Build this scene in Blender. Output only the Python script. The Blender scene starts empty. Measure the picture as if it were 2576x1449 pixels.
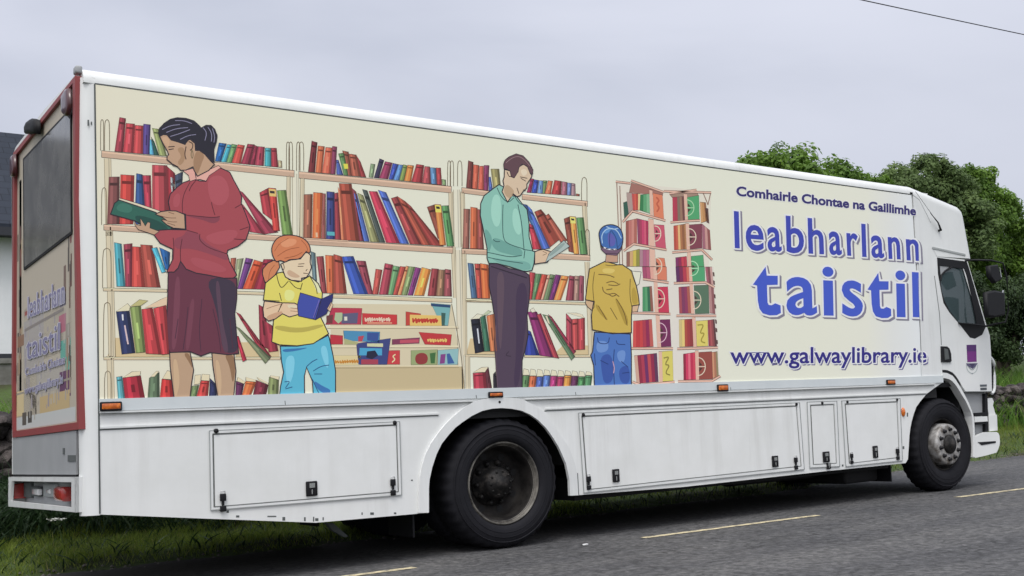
import bpy, bmesh, math, random
import numpy as np
from mathutils import Vector, Matrix
from mathutils.geometry import tessellate_polygon
random.seed(7); rng = np.random.default_rng(7)
sc = bpy.context.scene
R = math.radians

# ------------------------------------------------------------------ camera
# truck frame = world frame: x along the truck (rear to front), y away from the camera, z up, road at z = 0
CAM = Vector((-1.6288, -7.6773, 0.9894))
F, CX, CY = 2785.6, 1575.27, 828.81          # focal length and principal point on a 2576 x 1449 sheet
ex, ey, ez = 1.65100207, -0.0501147, -0.66808503
ROT = Matrix.Rotation(ez, 3, 'Z') @ Matrix.Rotation(ex, 3, 'X') @ Matrix.Rotation(ey, 3, 'Z')
cam = bpy.data.cameras.new('camera'); camo = bpy.data.objects.new('camera', cam); sc.collection.objects.link(camo)
cam.sensor_width = 36; cam.lens = 36 * F / 2576
cam.shift_x = (1288 - CX) / 2576; cam.shift_y = (CY - 724.5) / 2576
cam.clip_end = 2000; cam.clip_start = 0.05
camo.matrix_world = Matrix.Translation(CAM) @ ROT.to_4x4()
sc.camera = camo

# ------------------------------------------------------------------ sky, sun, exposure
SUN_EL, SUN_AZ = R(60), R(230)               # azimuth of the sun measured from +x, anticlockwise (behind the camera, left)
sun_dir = Vector((math.cos(SUN_EL) * math.cos(SUN_AZ), math.cos(SUN_EL) * math.sin(SUN_AZ), math.sin(SUN_EL)))
w = bpy.data.worlds.new('World'); sc.world = w; w.use_nodes = True
nt = w.node_tree; nt.nodes.clear()
def N(t, typ, **kw):
    n = t.nodes.new(typ)
    for k, v in kw.items():
        if k in n.inputs: n.inputs[k].default_value = v
        else: setattr(n, k, v)
    return n
def L(t, a, b): t.links.new(a, b)
def math_node(t, op, a, b=None):
    n = t.nodes.new('ShaderNodeMath'); n.operation = op
    for i, s in enumerate((a, b)):
        if s is None: continue
        if isinstance(s, (int, float)): n.inputs[i].default_value = s
        else: L(t, s, n.inputs[i])
    return n.outputs[0]
sky = N(nt, 'ShaderNodeTexSky', sky_type='NISHITA', sun_disc=False, sun_elevation=SUN_EL, sun_rotation=R(90) - SUN_AZ)
bg1 = N(nt, 'ShaderNodeBackground', Strength=0.1); L(nt, sky.outputs[0], bg1.inputs[0])
tc = N(nt, 'ShaderNodeTexCoord')
mp = N(nt, 'ShaderNodeMapping'); mp.inputs['Scale'].default_value = (1.0, 1.0, 3.2); mp.inputs['Rotation'].default_value = (0.15, 0.1, 0.6)
L(nt, tc.outputs['Generated'], mp.inputs[0])
n1 = N(nt, 'ShaderNodeTexNoise', Scale=1.5, Detail=6.0, Roughness=0.45, Distortion=0.35); L(nt, mp.outputs[0], n1.inputs['Vector'])
cr = N(nt, 'ShaderNodeValToRGB'); L(nt, n1.outputs[0], cr.inputs[0])
cr.color_ramp.interpolation = 'B_SPLINE'
cr.color_ramp.elements[0].position = 0.34; cr.color_ramp.elements[0].color = (0.445, 0.485, 0.595, 1)
cr.color_ramp.elements[1].position = 0.63; cr.color_ramp.elements[1].color = (0.78, 0.805, 0.915, 1)
sep = N(nt, 'ShaderNodeSeparateXYZ'); L(nt, tc.outputs['Generated'], sep.inputs[0])
zz = math_node(nt, 'MAXIMUM', sep.outputs[2], 0.0)
cie = math_node(nt, 'ADD', math_node(nt, 'MULTIPLY', zz, 0.62), 0.80)       # overcast sky: brighter overhead
dotn = N(nt, 'ShaderNodeVectorMath', operation='DOT_PRODUCT'); L(nt, tc.outputs['Generated'], dotn.inputs[0]); dotn.inputs[1].default_value = sun_dir
lobe = math_node(nt, 'MULTIPLY', math_node(nt, 'POWER', math_node(nt, 'MAXIMUM', dotn.outputs['Value'], 0.0), 3.0), 1.55)
bg2 = N(nt, 'ShaderNodeBackground'); L(nt, cr.outputs[0], bg2.inputs[0]); L(nt, cie, bg2.inputs[1])
bg3 = N(nt, 'ShaderNodeBackground'); bg3.inputs[0].default_value = (1.0, 0.965, 0.90, 1); L(nt, lobe, bg3.inputs[1])    # thin cloud glowing round the sun
ad = N(nt, 'ShaderNodeAddShader'); L(nt, bg2.outputs[0], ad.inputs[0]); L(nt, bg3.outputs[0], ad.inputs[1])
mx = N(nt, 'ShaderNodeMixShader'); mx.inputs[0].default_value = 0.93
L(nt, bg1.outputs[0], mx.inputs[1]); L(nt, ad.outputs[0], mx.inputs[2])
wo = N(nt, 'ShaderNodeOutputWorld'); L(nt, mx.outputs[0], wo.inputs[0])
sl = bpy.data.lights.new('sun', 'SUN'); sl.energy = 1.4; sl.angle = R(22); sl.color = (1, 0.97, 0.92)
so = bpy.data.objects.new('sun', sl); sc.collection.objects.link(so)
so.rotation_euler = (-sun_dir).to_track_quat('-Z', 'Y').to_euler(); so.location = (0, -20, 30)
sc.view_settings.view_transform = 'Standard'; sc.view_settings.look = 'None'
sc.view_settings.exposure = 0.0; sc.view_settings.gamma = 1.0
sc.view_settings.use_curve_mapping = False

# ------------------------------------------------------------------ helpers: sheet coordinates to the planes of the truck
def ray(u, v): return ROT @ Vector(((u - CX) / F, -(v - CY) / F, -1.0))
def plane(u, v, ax, val):
    r = ray(u, v); t = (val - CAM[ax]) / r[ax]; return CAM + r * t
def S(u, v, y=0.0): return plane(u, v, 1, y)      # side of the truck
def B(u, v, x=0.0): return plane(u, v, 0, x)      # back of the truck
def G(u, v, z=0.0): return plane(u, v, 2, z)      # the road

def lin(c):
    if isinstance(c, str): c = [int(c[i:i + 2], 16) / 255 for i in (0, 2, 4)]
    return [x / 12.92 if x <= 0.04045 else ((x + 0.055) / 1.055) ** 2.4 for x in c]
KP = 1.22                                          # printed colour = colour seen on the white-lit side x this
def ink(c): return [min(0.86, x * KP) for x in lin(c)]

def mat(name, col, rough=0.6, metal=0.0, spec=0.5, noise=None, bump=None, coat=0.0, alpha=1.0):
    m = bpy.data.materials.new(name); m.use_nodes = True; t = m.node_tree
    b = t.nodes['Principled BSDF']
    b.inputs['Base Color'].default_value = (*col, 1); b.inputs['Roughness'].default_value = rough
    b.inputs['Metallic'].default_value = metal; b.inputs['Specular IOR Level'].default_value = spec
    b.inputs['Coat Weight'].default_value = coat; b.inputs['Alpha'].default_value = alpha
    tcn = t.nodes.new('ShaderNodeTexCoord')
    if noise:                                      # (scale, colour 2, low, high[, detail])
        n = N(t, 'ShaderNodeTexNoise', Scale=noise[0], Detail=noise[4] if len(noise) > 4 else 4.0, Roughness=0.6)
        L(t, tcn.outputs['Object'], n.inputs['Vector'])
        r = N(t, 'ShaderNodeValToRGB'); L(t, n.outputs[0], r.inputs[0])
        r.color_ramp.elements[0].position = noise[2]; r.color_ramp.elements[0].color = (*noise[1], 1)
        r.color_ramp.elements[1].position = noise[3]; r.color_ramp.elements[1].color = (*col, 1)
        L(t, r.outputs[0], b.inputs['Base Color'])
    if bump:                                       # (scale, strength, distance)
        n = N(t, 'ShaderNodeTexNoise', Scale=bump[0], Detail=5.0); L(t, tcn.outputs['Object'], n.inputs['Vector'])
        bp = N(t, 'ShaderNodeBump', Strength=bump[1], Distance=bump[2]); L(t, n.outputs[0], bp.inputs['Height'])
        L(t, bp.outputs[0], b.inputs['Normal'])
    return m
M = {}
M['white'] = mat('white_paint', (0.79, 0.80, 0.79), 0.38, noise=(1.3, (0.71, 0.725, 0.72), 0.35, 0.65), coat=0.15)
M['skirt'] = mat('skirt_paint', (0.80, 0.81, 0.80), 0.42, noise=(2.2, (0.745, 0.755, 0.74), 0.35, 0.62), coat=0.1)
def grime_reflection(m, amt, sc_=(9, 9, .7)):                     # faint washed-down streaks in the paint, painted reflections on glass
    t = m.node_tree; b = t.nodes['Principled BSDF']; src = b.inputs['Base Color'].links[0].from_socket
    tcn = N(t, 'ShaderNodeTexCoord'); mp_ = N(t, 'ShaderNodeMapping'); mp_.inputs['Scale'].default_value = sc_; L(t, tcn.outputs['Object'], mp_.inputs[0])
    n = N(t, 'ShaderNodeTexNoise', Scale=1.0, Detail=6.0, Roughness=.62); L(t, mp_.outputs[0], n.inputs['Vector'])
    n2 = N(t, 'ShaderNodeTexNoise', Scale=.55, Detail=3.0); L(t, tcn.outputs['Object'], n2.inputs['Vector'])
    r = N(t, 'ShaderNodeValToRGB'); L(t, n.outputs[0], r.inputs[0]); r.color_ramp.elements[0].position = .48; r.color_ramp.elements[0].color = (0, 0, 0, 1); r.color_ramp.elements[1].position = .78; r.color_ramp.elements[1].color = (1, 1, 1, 1)
    r2 = N(t, 'ShaderNodeValToRGB'); L(t, n2.outputs[0], r2.inputs[0]); r2.color_ramp.elements[0].position = .38; r2.color_ramp.elements[1].position = .62
    f = math_node(t, 'MULTIPLY', math_node(t, 'MULTIPLY', r.outputs[0], r2.outputs[0]), amt)
    mx_ = N(t, 'ShaderNodeMixRGB'); L(t, f, mx_.inputs[0]); L(t, src, mx_.inputs[1]); mx_.inputs[2].default_value = (.30, .285, .25, 1); L(t, mx_.outputs[0], b.inputs['Base Color'])
grime_reflection(M['skirt'], .24); grime_reflection(M['white'], .28)
M['backglass'] = mat('rear_window_glass', (0.14, 0.138, 0.135), 0.12, noise=(3.5, (0.22, 0.215, 0.205), 0.35, 0.7), spec=0.45)
grime_reflection(M['backglass'], .8, (5, 7, .6))  # pale streaks painted in for reflections on the window glass
M['alu'] = mat('brushed_rail', (0.66, 0.70, 0.71), 0.45, noise=(3.0, (0.60, 0.645, 0.66), 0.3, 0.7))
M['grey'] = mat('grey_panel', (0.36, 0.37, 0.38), 0.5, noise=(4.0, (0.32, 0.33, 0.34), 0.3, 0.7))
M['black'] = mat('black_plastic', (0.008, 0.008, 0.010), 0.6, spec=0.3)
M['seam'] = mat('rubber_seam', (0.09, 0.10, 0.10), 0.8)
M['seam2'] = mat('pale_seam', (0.36, 0.38, 0.38), 0.7)
M['seal'] = mat('weathered_seal', (0.17, 0.18, 0.175), 0.8, noise=(6, (.10, .105, .10), .35, .65))
M['under'] = mat('chassis_black', (0.010, 0.010, 0.011), 0.8)
M['tyre'] = mat('tyre_rubber', (0.013, 0.013, 0.017), 0.8, spec=.25, noise=(9, (0.009, 0.009, 0.012), 0.3, 0.7), bump=(60, 0.2, 0.004))
M['rimdark'] = mat('dark_rim', (0.026, 0.023, 0.021), 0.75, spec=.25, noise=(8, (0.007, 0.006, 0.006), 0.35, 0.6), bump=(40, .4, .003))  # wheel dish, much darker than the rim lip
M['rim'] = mat('dirty_rim', (0.20, 0.185, 0.16), 0.55, 0.1, noise=(7, (0.022, 0.02, 0.018), 0.40, 0.66), bump=(40, 0.3, 0.003))
M['hubgrey'] = mat('hub_grey', (0.44, 0.43, 0.42), 0.5, 0.2, noise=(11, (0.13, 0.115, 0.10), 0.36, 0.62))
M['hubdark'] = mat('greasy_hub', (0.009, 0.0085, 0.0085), 0.6, 0.0, spec=.3, noise=(14, (0.05, 0.044, 0.04), 0.30, 0.52))
M['chrome'] = mat('bright_steel', (0.6, 0.6, 0.6), 0.25, 0.9)
M['amber'] = mat('amber_lens', (0.75, 0.20, 0.02), 0.25, noise=(30, (0.45, 0.09, 0.01), 0.4, 0.6), coat=0.5)
M['redlens'] = mat('red_lens', (0.36, 0.035, 0.03), 0.2, coat=0.5)
M['darkred'] = mat('dark_red_lens', (0.06, 0.008, 0.012), 0.3, coat=0.4)
M['clear'] = mat('clear_lens', (0.85, 0.85, 0.85), 0.15, coat=0.5)
M['red'] = mat('red_paint', (0.28, 0.045, 0.048), 0.5, noise=(5, (0.24, 0.05, 0.05), 0.3, 0.7))
M['glass'] = mat('cab_glass', (0.065, 0.095, 0.102), 0.04, alpha=0.76, spec=0.6)
M['seat'] = mat('seat_cloth', (0.015, 0.02, 0.022), 0.9)
pm = bpy.data.materials.new('printed_vinyl'); pm.use_nodes = True
_a = N(pm.node_tree, 'ShaderNodeVertexColor', layer_name='print'); _b = pm.node_tree.nodes['Principled BSDF']
L(pm.node_tree, _a.outputs[0], _b.inputs['Base Color']); _b.inputs['Roughness'].default_value = 0.5; _b.inputs['Specular IOR Level'].default_value = 0.35
M['print'] = pm

def link(name, mesh, m=None, parent=None):
    o = bpy.data.objects.new(name, mesh); sc.collection.objects.link(o)
    if m is not None:
        for k in (m if isinstance(m, (list, tuple)) else [m]): mesh.materials.append(k)
    if parent is not None: adopt(o, parent)
    return o
def adopt(o, parent):
    o.parent = parent
    if parent.type == 'EMPTY': o.matrix_parent_inverse = Matrix.Translation(parent.location).inverted()   # all meshes are modelled in place
def tag(o, label=None, cat=None, group=None, kind=None):
    for k, v in (('label', label), ('category', cat), ('group', group), ('kind', kind)):
        if v: o[k] = v
    return o
def empty(name, loc, label, cat, group=None):
    o = bpy.data.objects.new(name, None); o.location = loc; o.empty_display_size = 0.3
    sc.collection.objects.link(o); return tag(o, label, cat, group)

class MB:                                           # mesh builder
    def __init__(s): s.v = []; s.f = []; s.mi = []; s.sm = []
    def add(s, vs, fs, mi=0, smooth=False):
        o = len(s.v); s.v += [tuple(p) for p in vs]
        for f in fs: s.f.append(tuple(i + o for i in f)); s.mi.append(mi); s.sm.append(smooth)
    def box(s, x0, x1, y0, y1, z0, z1, mi=0, bev=0.0):
        if bev <= 0:
            v = [(x, y, z) for x in (x0, x1) for y in (y0, y1) for z in (z0, z1)]
            s.add(v, [(0, 1, 3, 2), (4, 6, 7, 5), (0, 4, 5, 1), (2, 3, 7, 6), (0, 2, 6, 4), (1, 5, 7, 3)], mi)
        else:
            bm = bmesh.new(); bmesh.ops.create_cube(bm, size=1)
            for q in bm.verts: q.co = Vector(((x0 + x1) / 2 + q.co.x * (x1 - x0), (y0 + y1) / 2 + q.co.y * (y1 - y0), (z0 + z1) / 2 + q.co.z * (z1 - z0)))
            bmesh.ops.bevel(bm, geom=bm.edges[:], offset=bev, segments=3, affect='EDGES', profile=0.5)
            bm.verts.index_update()
            s.add([q.co[:] for q in bm.verts], [[q.index for q in f.verts] for f in bm.faces], mi, True); bm.free()
    def slab(s, loops, d, mi=0):                    # loops of 3-D points (outer, holes), extruded by vector d
        d = Vector(d); tri = tessellate_polygon([[Vector(p) for p in l] for l in loops])
        fl = [Vector(p) for l in loops for p in l]; n = len(fl)
        s.add(fl, [tuple(t) for t in tri], mi); s.add([p + d for p in fl], [tuple(t) for t in tri], mi)
        for l in loops:
            k = len(l); vs = [Vector(p) for p in l] + [Vector(p) + d for p in l]
            s.add(vs, [(i, (i + 1) % k, (i + 1) % k + k, i + k) for i in range(k)], mi)
    def loft(s, rings, closed=False, mi=0, smooth=True, cap=False):
        n = len(rings[0]); vs = [p for r in rings for p in r]; fs = []
        for a in range(len(rings) - 1):
            for b in range(n if closed else n - 1):
                c = (b + 1) % n; fs.append((a * n + b, a * n + c, (a + 1) * n + c, (a + 1) * n + b))
        s.add(vs, fs, mi, smooth)
        if cap: s.add(rings[0], [tuple(range(n))], mi); s.add(rings[-1], [tuple(range(n))], mi)
    def tube(s, pts, r, n=8, mi=0, cap=True):
        pts = [Vector(p) for p in pts]; rings = []
        for i, p in enumerate(pts):
            t = (pts[min(i + 1, len(pts) - 1)] - pts[max(i - 1, 0)]).normalized()
            a = t.cross(Vector((0, 0, 1))); a = a if a.length > 0.05 else t.cross(Vector((0, 1, 0)))
            a.normalize(); b = t.cross(a); rr = r[i] if isinstance(r, (list, tuple)) else r
            rings.append([p + (a * math.cos(2 * math.pi * k / n) + b * math.sin(2 * math.pi * k / n)) * rr for k in range(n)])
        s.loft(rings, True, mi, True, cap)
    def lathe_y(s, c, prof, n=48, mi=0):            # profile of (radius, y) turned about a line parallel to y through c=(x,z)
        s.loft([[(c[0] + r * math.cos(2 * math.pi * k / n), y, c[1] + r * math.sin(2 * math.pi * k / n)) for k in range(n)] for r, y in prof], True, mi, True)
    def disc_y(s, c, r, y, n=24, mi=0): s.add([(c[0] + r * math.cos(2 * math.pi * k / n), y, c[1] + r * math.sin(2 * math.pi * k / n)) for k in range(n)], [tuple(range(n))], mi)
    def build(s, name, m=None, parent=None):
        me = bpy.data.meshes.new(name); me.from_pydata(s.v, [], s.f); me.update()
        me.polygons.foreach_set('material_index', s.mi); me.polygons.foreach_set('use_smooth', s.sm)
        return link(name, me, m, parent)

# ------------------------------------------------------------------ printing flat colour on a panel
TILE = dict(a=(228.08, 268.33, .25), b=(228.08, 576.92, .25), c=(228.08, 670.83, .25), d=(711.08, 322.0, .25), e=(711.08, 644.0, .25),
            f=(1140.42, 362.25, .25), g=(1140.42, 644.0, .25), h=(1475.84, 429.33, 1 / 6), i=(1475.84, 670.83, .21296),
            j=(1771.0, 429.33, .25), k=(1771.0, 670.83, .25), U=(0, 0, 1))
STEP = 0.00016
class Print:
    def __init__(s, proj, base): s.v = []; s.f = []; s.c = []; s.proj = proj; s.base = base; s.lev = 0; s.boxes = []
    def pts(s, tile, xy):
        ox, oy, k = TILE[tile]
        return [(ox + xy[i] * k, oy + xy[i + 1] * k) for i in range(0, len(xy), 2)]
    def level(s, P, lev):
        if lev is not None: return lev
        x0 = min(p[0] for p in P); x1 = max(p[0] for p in P); y0 = min(p[1] for p in P); y1 = max(p[1] for p in P)
        l = s.lev
        for b in s.boxes:
            if b[0] < x1 and b[1] > x0 and b[2] < y1 and b[3] > y0: l = max(l, b[4] + 1)
        s.boxes.append((x0, x1, y0, y1, l)); return l
    def poly(s, P, col, lev=None, cols=None):
        l = s.level(P, lev); o = len(s.v)
        s.v += [tuple(s.proj(u, v, s.base - STEP * l)) for u, v in P]
        c = ink(col) if cols is None else None
        for t in tessellate_polygon([[Vector((u, v, 0)) for u, v in P]]):
            s.f.append(tuple(o + i for i in t)); s.c.append([(*(c or ink(cols[i])), 1) for i in t])
        return l
    def P(s, tile, col, *xy, lev=None, out=0, smooth=False):
        q = s.pts(tile, xy)
        if smooth or (getattr(s, 'soft', False) and not out): q = chaikin(q, True)
        l = s.poly(q, col, lev)
        if out: s.line(q + [q[0]], out, '2c2630', lev=l + 1)
        return l
    def line(s, P, wd, col='2c2630', lev=None):
        l = s.level(P, lev); o = len(s.v); n = len(P); A = []
        cl = n > 3 and P[0] == P[-1]                                    # a closed loop: same join at both ends
        for i in range(n):
            p = Vector(P[i]); q0 = Vector(P[i - 1]) if i else (Vector(P[n - 2]) if cl else p); q1 = Vector(P[i + 1]) if i < n - 1 else (Vector(P[1]) if cl else p)
            d0, d1 = p - q0, q1 - p
            if d0.length < 1e-6: d0 = d1
            if d1.length < 1e-6: d1 = d0
            if d0.length < 1e-6: d0 = d1 = Vector((1, 0))
            n0, n1 = Vector((-d0.y, d0.x)).normalized(), Vector((-d1.y, d1.x)).normalized(); m_ = n0 + n1
            m_ = m_.normalized() if m_.length > 1e-3 else n0
            nrm = m_ * (wd / 2 / max(.6, m_.dot(n0))); A += [p + nrm, p - nrm]
        c = (*ink(col), 1)
        for i in range(n - 1):                           # neighbouring strokes sit a hair apart, so crossings never share a plane
            o = len(s.v); s.v += [tuple(s.proj(q.x, q.y, s.base - STEP * (l + .07 * (i % 3)))) for q in (A[2 * i], A[2 * i + 1], A[2 * i + 3], A[2 * i + 2])]
            s.f.append((o, o + 1, o + 2, o + 3)); s.c.append([c] * 4)
    def Ln(s, tile, wd, col, *xy, lev=None, smooth=True):
        q = s.pts(tile, xy)
        if smooth and len(q) > 2: q = chaikin(q, False)
        s.line(q, wd, col, lev)
    def build(s, name, parent):
        me = bpy.data.meshes.new(name); me.from_pydata(s.v, [], s.f); me.update()
        at = me.color_attributes.new('print', 'FLOAT_COLOR', 'CORNER')
        at.data.foreach_set('color', [x for f in s.c for q in f for x in q])
        return link(name, me, M['print'], parent)
def chaikin(P, closed, it=2):
    for _ in range(it):
        Q = [] if closed else [P[0]]; n = len(P)
        for i in range(n if closed else n - 1):
            a, b = P[i], P[(i + 1) % n]
            Q += [(a[0] * .75 + b[0] * .25, a[1] * .75 + b[1] * .25), (a[0] * .25 + b[0] * .75, a[1] * .25 + b[1] * .75)]
        if not closed: Q.append(P[-1])
        P = Q
    return P
def shade(c, k):
    r = [int(c[i:i + 2], 16) for i in (0, 2, 4)]
    return ''.join('%02x' % max(0, min(255, int(x * k))) for x in r)
def lerp2(a, b, t): return (a[0] + (b[0] - a[0]) * t, a[1] + (b[1] - a[1]) * t)

# ------------------------------------------------------------------ the truck
truck = empty('mobile_library_truck', (4.9, 1.25, 0), 'long white mobile library truck with a painted bookshelf mural on its side', 'truck')
W = 2.5
def mirror(pts): return [Vector((p[0], W - p[1], p[2])) for p in pts]
def side(name, m, pts, parent, y=0.0, th=0.03, holes=(), both=False):
    mb = MB(); loops = [[S(u, v, y) for u, v in pts]] + [[S(u, v, y) for u, v in h] for h in holes]
    mb.slab(loops, (0, th, 0))
    if both: m2 = MB(); m2.slab([mirror(l) for l in loops], (0, -th, 0)); m2.build(name, m, parent)
    return mb.build(name, m, parent)
def pair(name, m, loops, th, parent):                # the same piece on both flanks of the truck
    m2 = MB(); m2.slab([mirror(l) for l in loops], (0, -th, 0)); m2.build(name, m, parent)
    mb = MB(); mb.slab(loops, (0, th, 0)); return mb.build(name, m, parent)
def strip(mb, P, wd, y, th=0.004, mi=0):            # thin strip along a line on the side, width in metres
    Q = [S(u, v, y) for u, v in P]
    for i in range(len(Q) - 1):
        a, b = Q[i], Q[i + 1]; t = (b - a).normalized(); n = Vector((-t.z, 0, t.x)) * wd / 2
        mb.slab([[a + n, b + n, b - n, a - n]], (0, th, 0), mi)

# box body: roof with rounded edges, rear corner post, inner core
XR = 8.66
ZT = S(238.5, 210.2).z
def roofprof(x, k=0.0):
    h = [(0.0, ZT), (0.0, ZT + .03), (.012, ZT + .065), (.035, ZT + .09), (.07, ZT + .105), (.12, ZT + .112), (1.25, ZT + .135)]
    h = h + [(W - y, z) for y, z in h[-2::-1]]
    return [(x, y, z - k) for y, z in h]
mb = MB(); mb.loft([roofprof(0.03), roofprof(0.10), roofprof(XR)]); mb.add(roofprof(0.03), [tuple(range(13))]); mb.add(roofprof(XR), [tuple(range(13))])
roof = mb.build('roof', M['white'], truck)
mb = MB()                                            # dark gutter line under the rounded edge
strip(mb, [(238.5, 210.2), (2296, 489.4)], .009, -.004); mb.build('roof_seam', M['seam'], truck)
mb = MB()
prof = [(0.10 - .10 * math.sin(a), .10 - .10 * math.cos(a)) for a in [math.pi / 2 * i / 8 for i in range(9)]]
mb.loft([[(x, y, z) for x, y in prof] for z in (0.545, ZT + .04)])
m2 = MB(); m2.loft([[(x, W - y, z) for x, y in prof] for z in (0.545, ZT + .04)]); m2.build('corner_post', M['white'], truck)
post = mb.build('corner_post', M['white'], truck)
mb = MB(); mb.box(-.008, .035, 0.04, .12, ZT + .07, ZT + .122, bev=.012); mb.build('corner_cap', M['grey'], truck)
mb = MB(); mb.box(.10, 8.98, .034, W - .034, 1.285, ZT + .05); mb.build('box_body', M['white'], truck)
mb = MB(); mb.slab([[S(u, v, W) for u, v in ()] or [(.10, W, 1.28), (9.0, W, 1.28), (9.0, W, 2.62), (8.6, W, ZT), (.10, W, ZT)]], (0, -.03, 0)); mb.build('far_side_panel', M['white'], truck)

# white side beyond the mural, up to the cab door
side('front_side_panel', M['white'], [(2296.5, 489.5), (2310, 520), (2345, 622), (2357, 645), (2351, 694), (2363.3, 785.6), (2367.8, 852), (2368.5, 880), (2371, 951), (2322.5, 952.2)], truck)
# over-cab fairing
fo = [(2276, 464), (2284, 467), (2398, 519.5), (2408, 530), (2413, 545), (2431, 641.5), (2433, 654), (2356, 645.2), (2345, 622), (2310, 520), (2296.5, 489.5)]
fp = [S(u, v, .09) for u, v in fo[:7]] + [S(u, v, 0) for u, v in fo[7:]]
fp[0] = Vector((XR - .05, .09, ZT + .114)); fp[1] = Vector((XR + .002, .09, ZT + .114))
mb = MB(); rim_ = fp[:7]
def rr(y, k): return [Vector((p.x - k * (0, 0, .45, .7, .9, 1, 1)[i], y, p.z - k * (1, 1, .9, .7, .4, .15, .0)[i])) for i, p in enumerate(rim_)]
half = [(0.0, .115), (0.0, .085), (.012, .05), (.035, .024), (.07, .008), (.12, .0), (1.25, -.02)]
mb.loft([rr(y, k) for y, k in half] + [rr(W - y, k) for y, k in half[-2::-1]])
inn = rr(0, .115) + fp[7:]
mb.slab([inn], (0, .02, 0)); mb.slab([mirror(inn)], (0, -.02, 0))
mb.box(8.5, 9.5, .05, W - .05, 2.62, 3.0)
fair = mb.build('cab_fairing', M['white'], truck)
mb = MB(); strip(mb, [(2346, 623), (2429, 641)], .022, -.008, .012); mb.build('fairing_trim', M['seam2'], truck)
mb = MB(); strip(mb, [(2297, 490), (2313, 503), (2342, 560)], .005, -.002); mb.build('fairing_seam', M['seam2'], truck)
mb = MB(); a_ = S(2367, 579, -.03); mb.tube([a_ + Vector((0, .04, 0)), a_, S(2360, 560, -.04), S(2340, 535, -.05)], [.017, .014, .008, .003]); mb.tube([S(2352, 550, -.05), S(2303, 482, -.06)], .0025, 6)
mb.build('radio_antenna', M['black'], truck)

# lower side: skirt with wheel-arch openings
archin = [(1077, 1290), (1077, 1230), (1078.5, 1207), (1085, 1176), (1096.5, 1141), (1110, 1114), (1128, 1091), (1145, 1073), (1163, 1059), (1187, 1043), (1213, 1030.5), (1238, 1025), (1263, 1023.3), (1288, 1025), (1313, 1030), (1335, 1040), (1355, 1054), (1376, 1075), (1393, 1099), (1407, 1122), (1418, 1146), (1426, 1165), (1430, 1182.6), (1435, 1207.5), (1436.5, 1247)]
frarch = [(2371, 951), (2371.7, 962), (2352, 975), (2330, 992), (2315, 1010), (2305, 1024), (2298.5, 1042), (2293.4, 1060.5), (2290, 1078), (2288, 1094), (2286, 1127), (2284, 1155), (2278, 1165)]
skirt = side('side_skirt', M['skirt'], [(248, 1008.2), (2322.5, 952.2)] + frarch + [(2084, 1184.6), (1717, 1225.2)] + archin[::-1] + [(795, 1315), (500, 1304), (252, 1294.3)], truck)
mb = MB(); mb.slab([[(.1, W, 1.27), (.1, W, .56), (1.5, W, .36), (2.4, W, .36), (2.45, W, .75), (2.75, W, 1.1), (3.4, W, 1.1), (3.7, W, .75), (3.75, W, .36), (8.25, W, .36), (8.3, W, .8), (8.6, W, 1.27)]], (0, -.03, 0)); mb.build('far_skirt', M['skirt'], truck)
# aluminium rub rails along the bottom of the mural
mb = MB()
def railstrip(P0, P1, h, y, th):                     # lower edge line given on the sheet
    a, b = S(*P0), S(*P1); mb.box(0, 1, 0, 1, 0, 1)
    k = len(mb.v) - 8
    for q in range(8):
        X, Y, Z = mb.v[k + q]; p = a if X == 0 else b
        mb.v[k + q] = (p.x, y if Y == 0 else y + th, p.z + Z * h)
railstrip((249, 1034.5), (2371, 962.5), .078, -.014, .0135)
rail = mb.build('rub_rail', M['alu'], truck)
mb = MB(); railstrip((250, 1040), (1188, 1010.3), .012, -.020, .0195); railstrip((1318, 1005.5), (2350, 967), .012, -.020, .0195)
railstrip((251, 1078.5), (1103, 1042.8), .012, -.011, .0105); railstrip((1372, 1030.5), (2331, 989.2), .012, -.011, .0105)
mb.build('rail_lip', M['white'], truck)
mb = MB()
strip(mb, [(251.5, 1081.3), (1103, 1045.3)], .006, -.0035); strip(mb, [(1370, 1033.8), (2330, 992)], .006, -.0035)
strip(mb, [(238.5, 211), (248.5, 1008), (251.5, 1292)], .009, -.0045)
strip(mb, [(249, 1041), (1190, 1012.5)], .004, -.021); strip(mb, [(1318, 1008), (2350, 969.5)], .004, -.021)
for u in (717, 1198, 1448, 1838): strip(mb, [(u, 1022 - (u - 250) * .03), (u + 1, 1034 - (u - 250) * .0333)], .004, -.0165)
strip(mb, [(1058, 1190), (1059, 1290)], .005, -.0135); strip(mb, [(1453.5, 1190), (1456, 1245)], .005, -.0135)
mb.build('panel_seam', M['seam'], truck)
# wheel-arch trim
archout = [(1053.5, 1290), (1054, 1240), (1056.5, 1199), (1063, 1168), (1071.5, 1141), (1085, 1115), (1101.5, 1091), (1121, 1067), (1143, 1046), (1165, 1027), (1188, 1012.6), (1209, 1005.5), (1230, 1001.7), (1251, 1000), (1271.5, 1000), (1295, 1001.5), (1316.5, 1005), (1340, 1017), (1363, 1032.6), (1383, 1056), (1401.5, 1082.6), (1416, 1103), (1430, 1124), (1439, 1145), (1446.5, 1166), (1450, 1186), (1453, 1207), (1455, 1246)]
mb = MB(); mb.slab([[S(u, v, -.022) for u, v in archout + archin[::-1]]], (0, .021, 0)); mb.slab([[S(u, v, -.022) for u, v in archin + [(u - (u - 1256) * .012, v + (1230 - v) * .015) for u, v in archin[::-1]]]], (0, .03, 0)); arch = mb.build('wheel_arch_trim', M['white'], truck)
mb = MB(); mb.disc_y((S(1253, 1011.5).x, S(1253, 1011.5).z), .011, -.0245, 10); mb.build('arch_screw', M['black'], arch)
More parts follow.
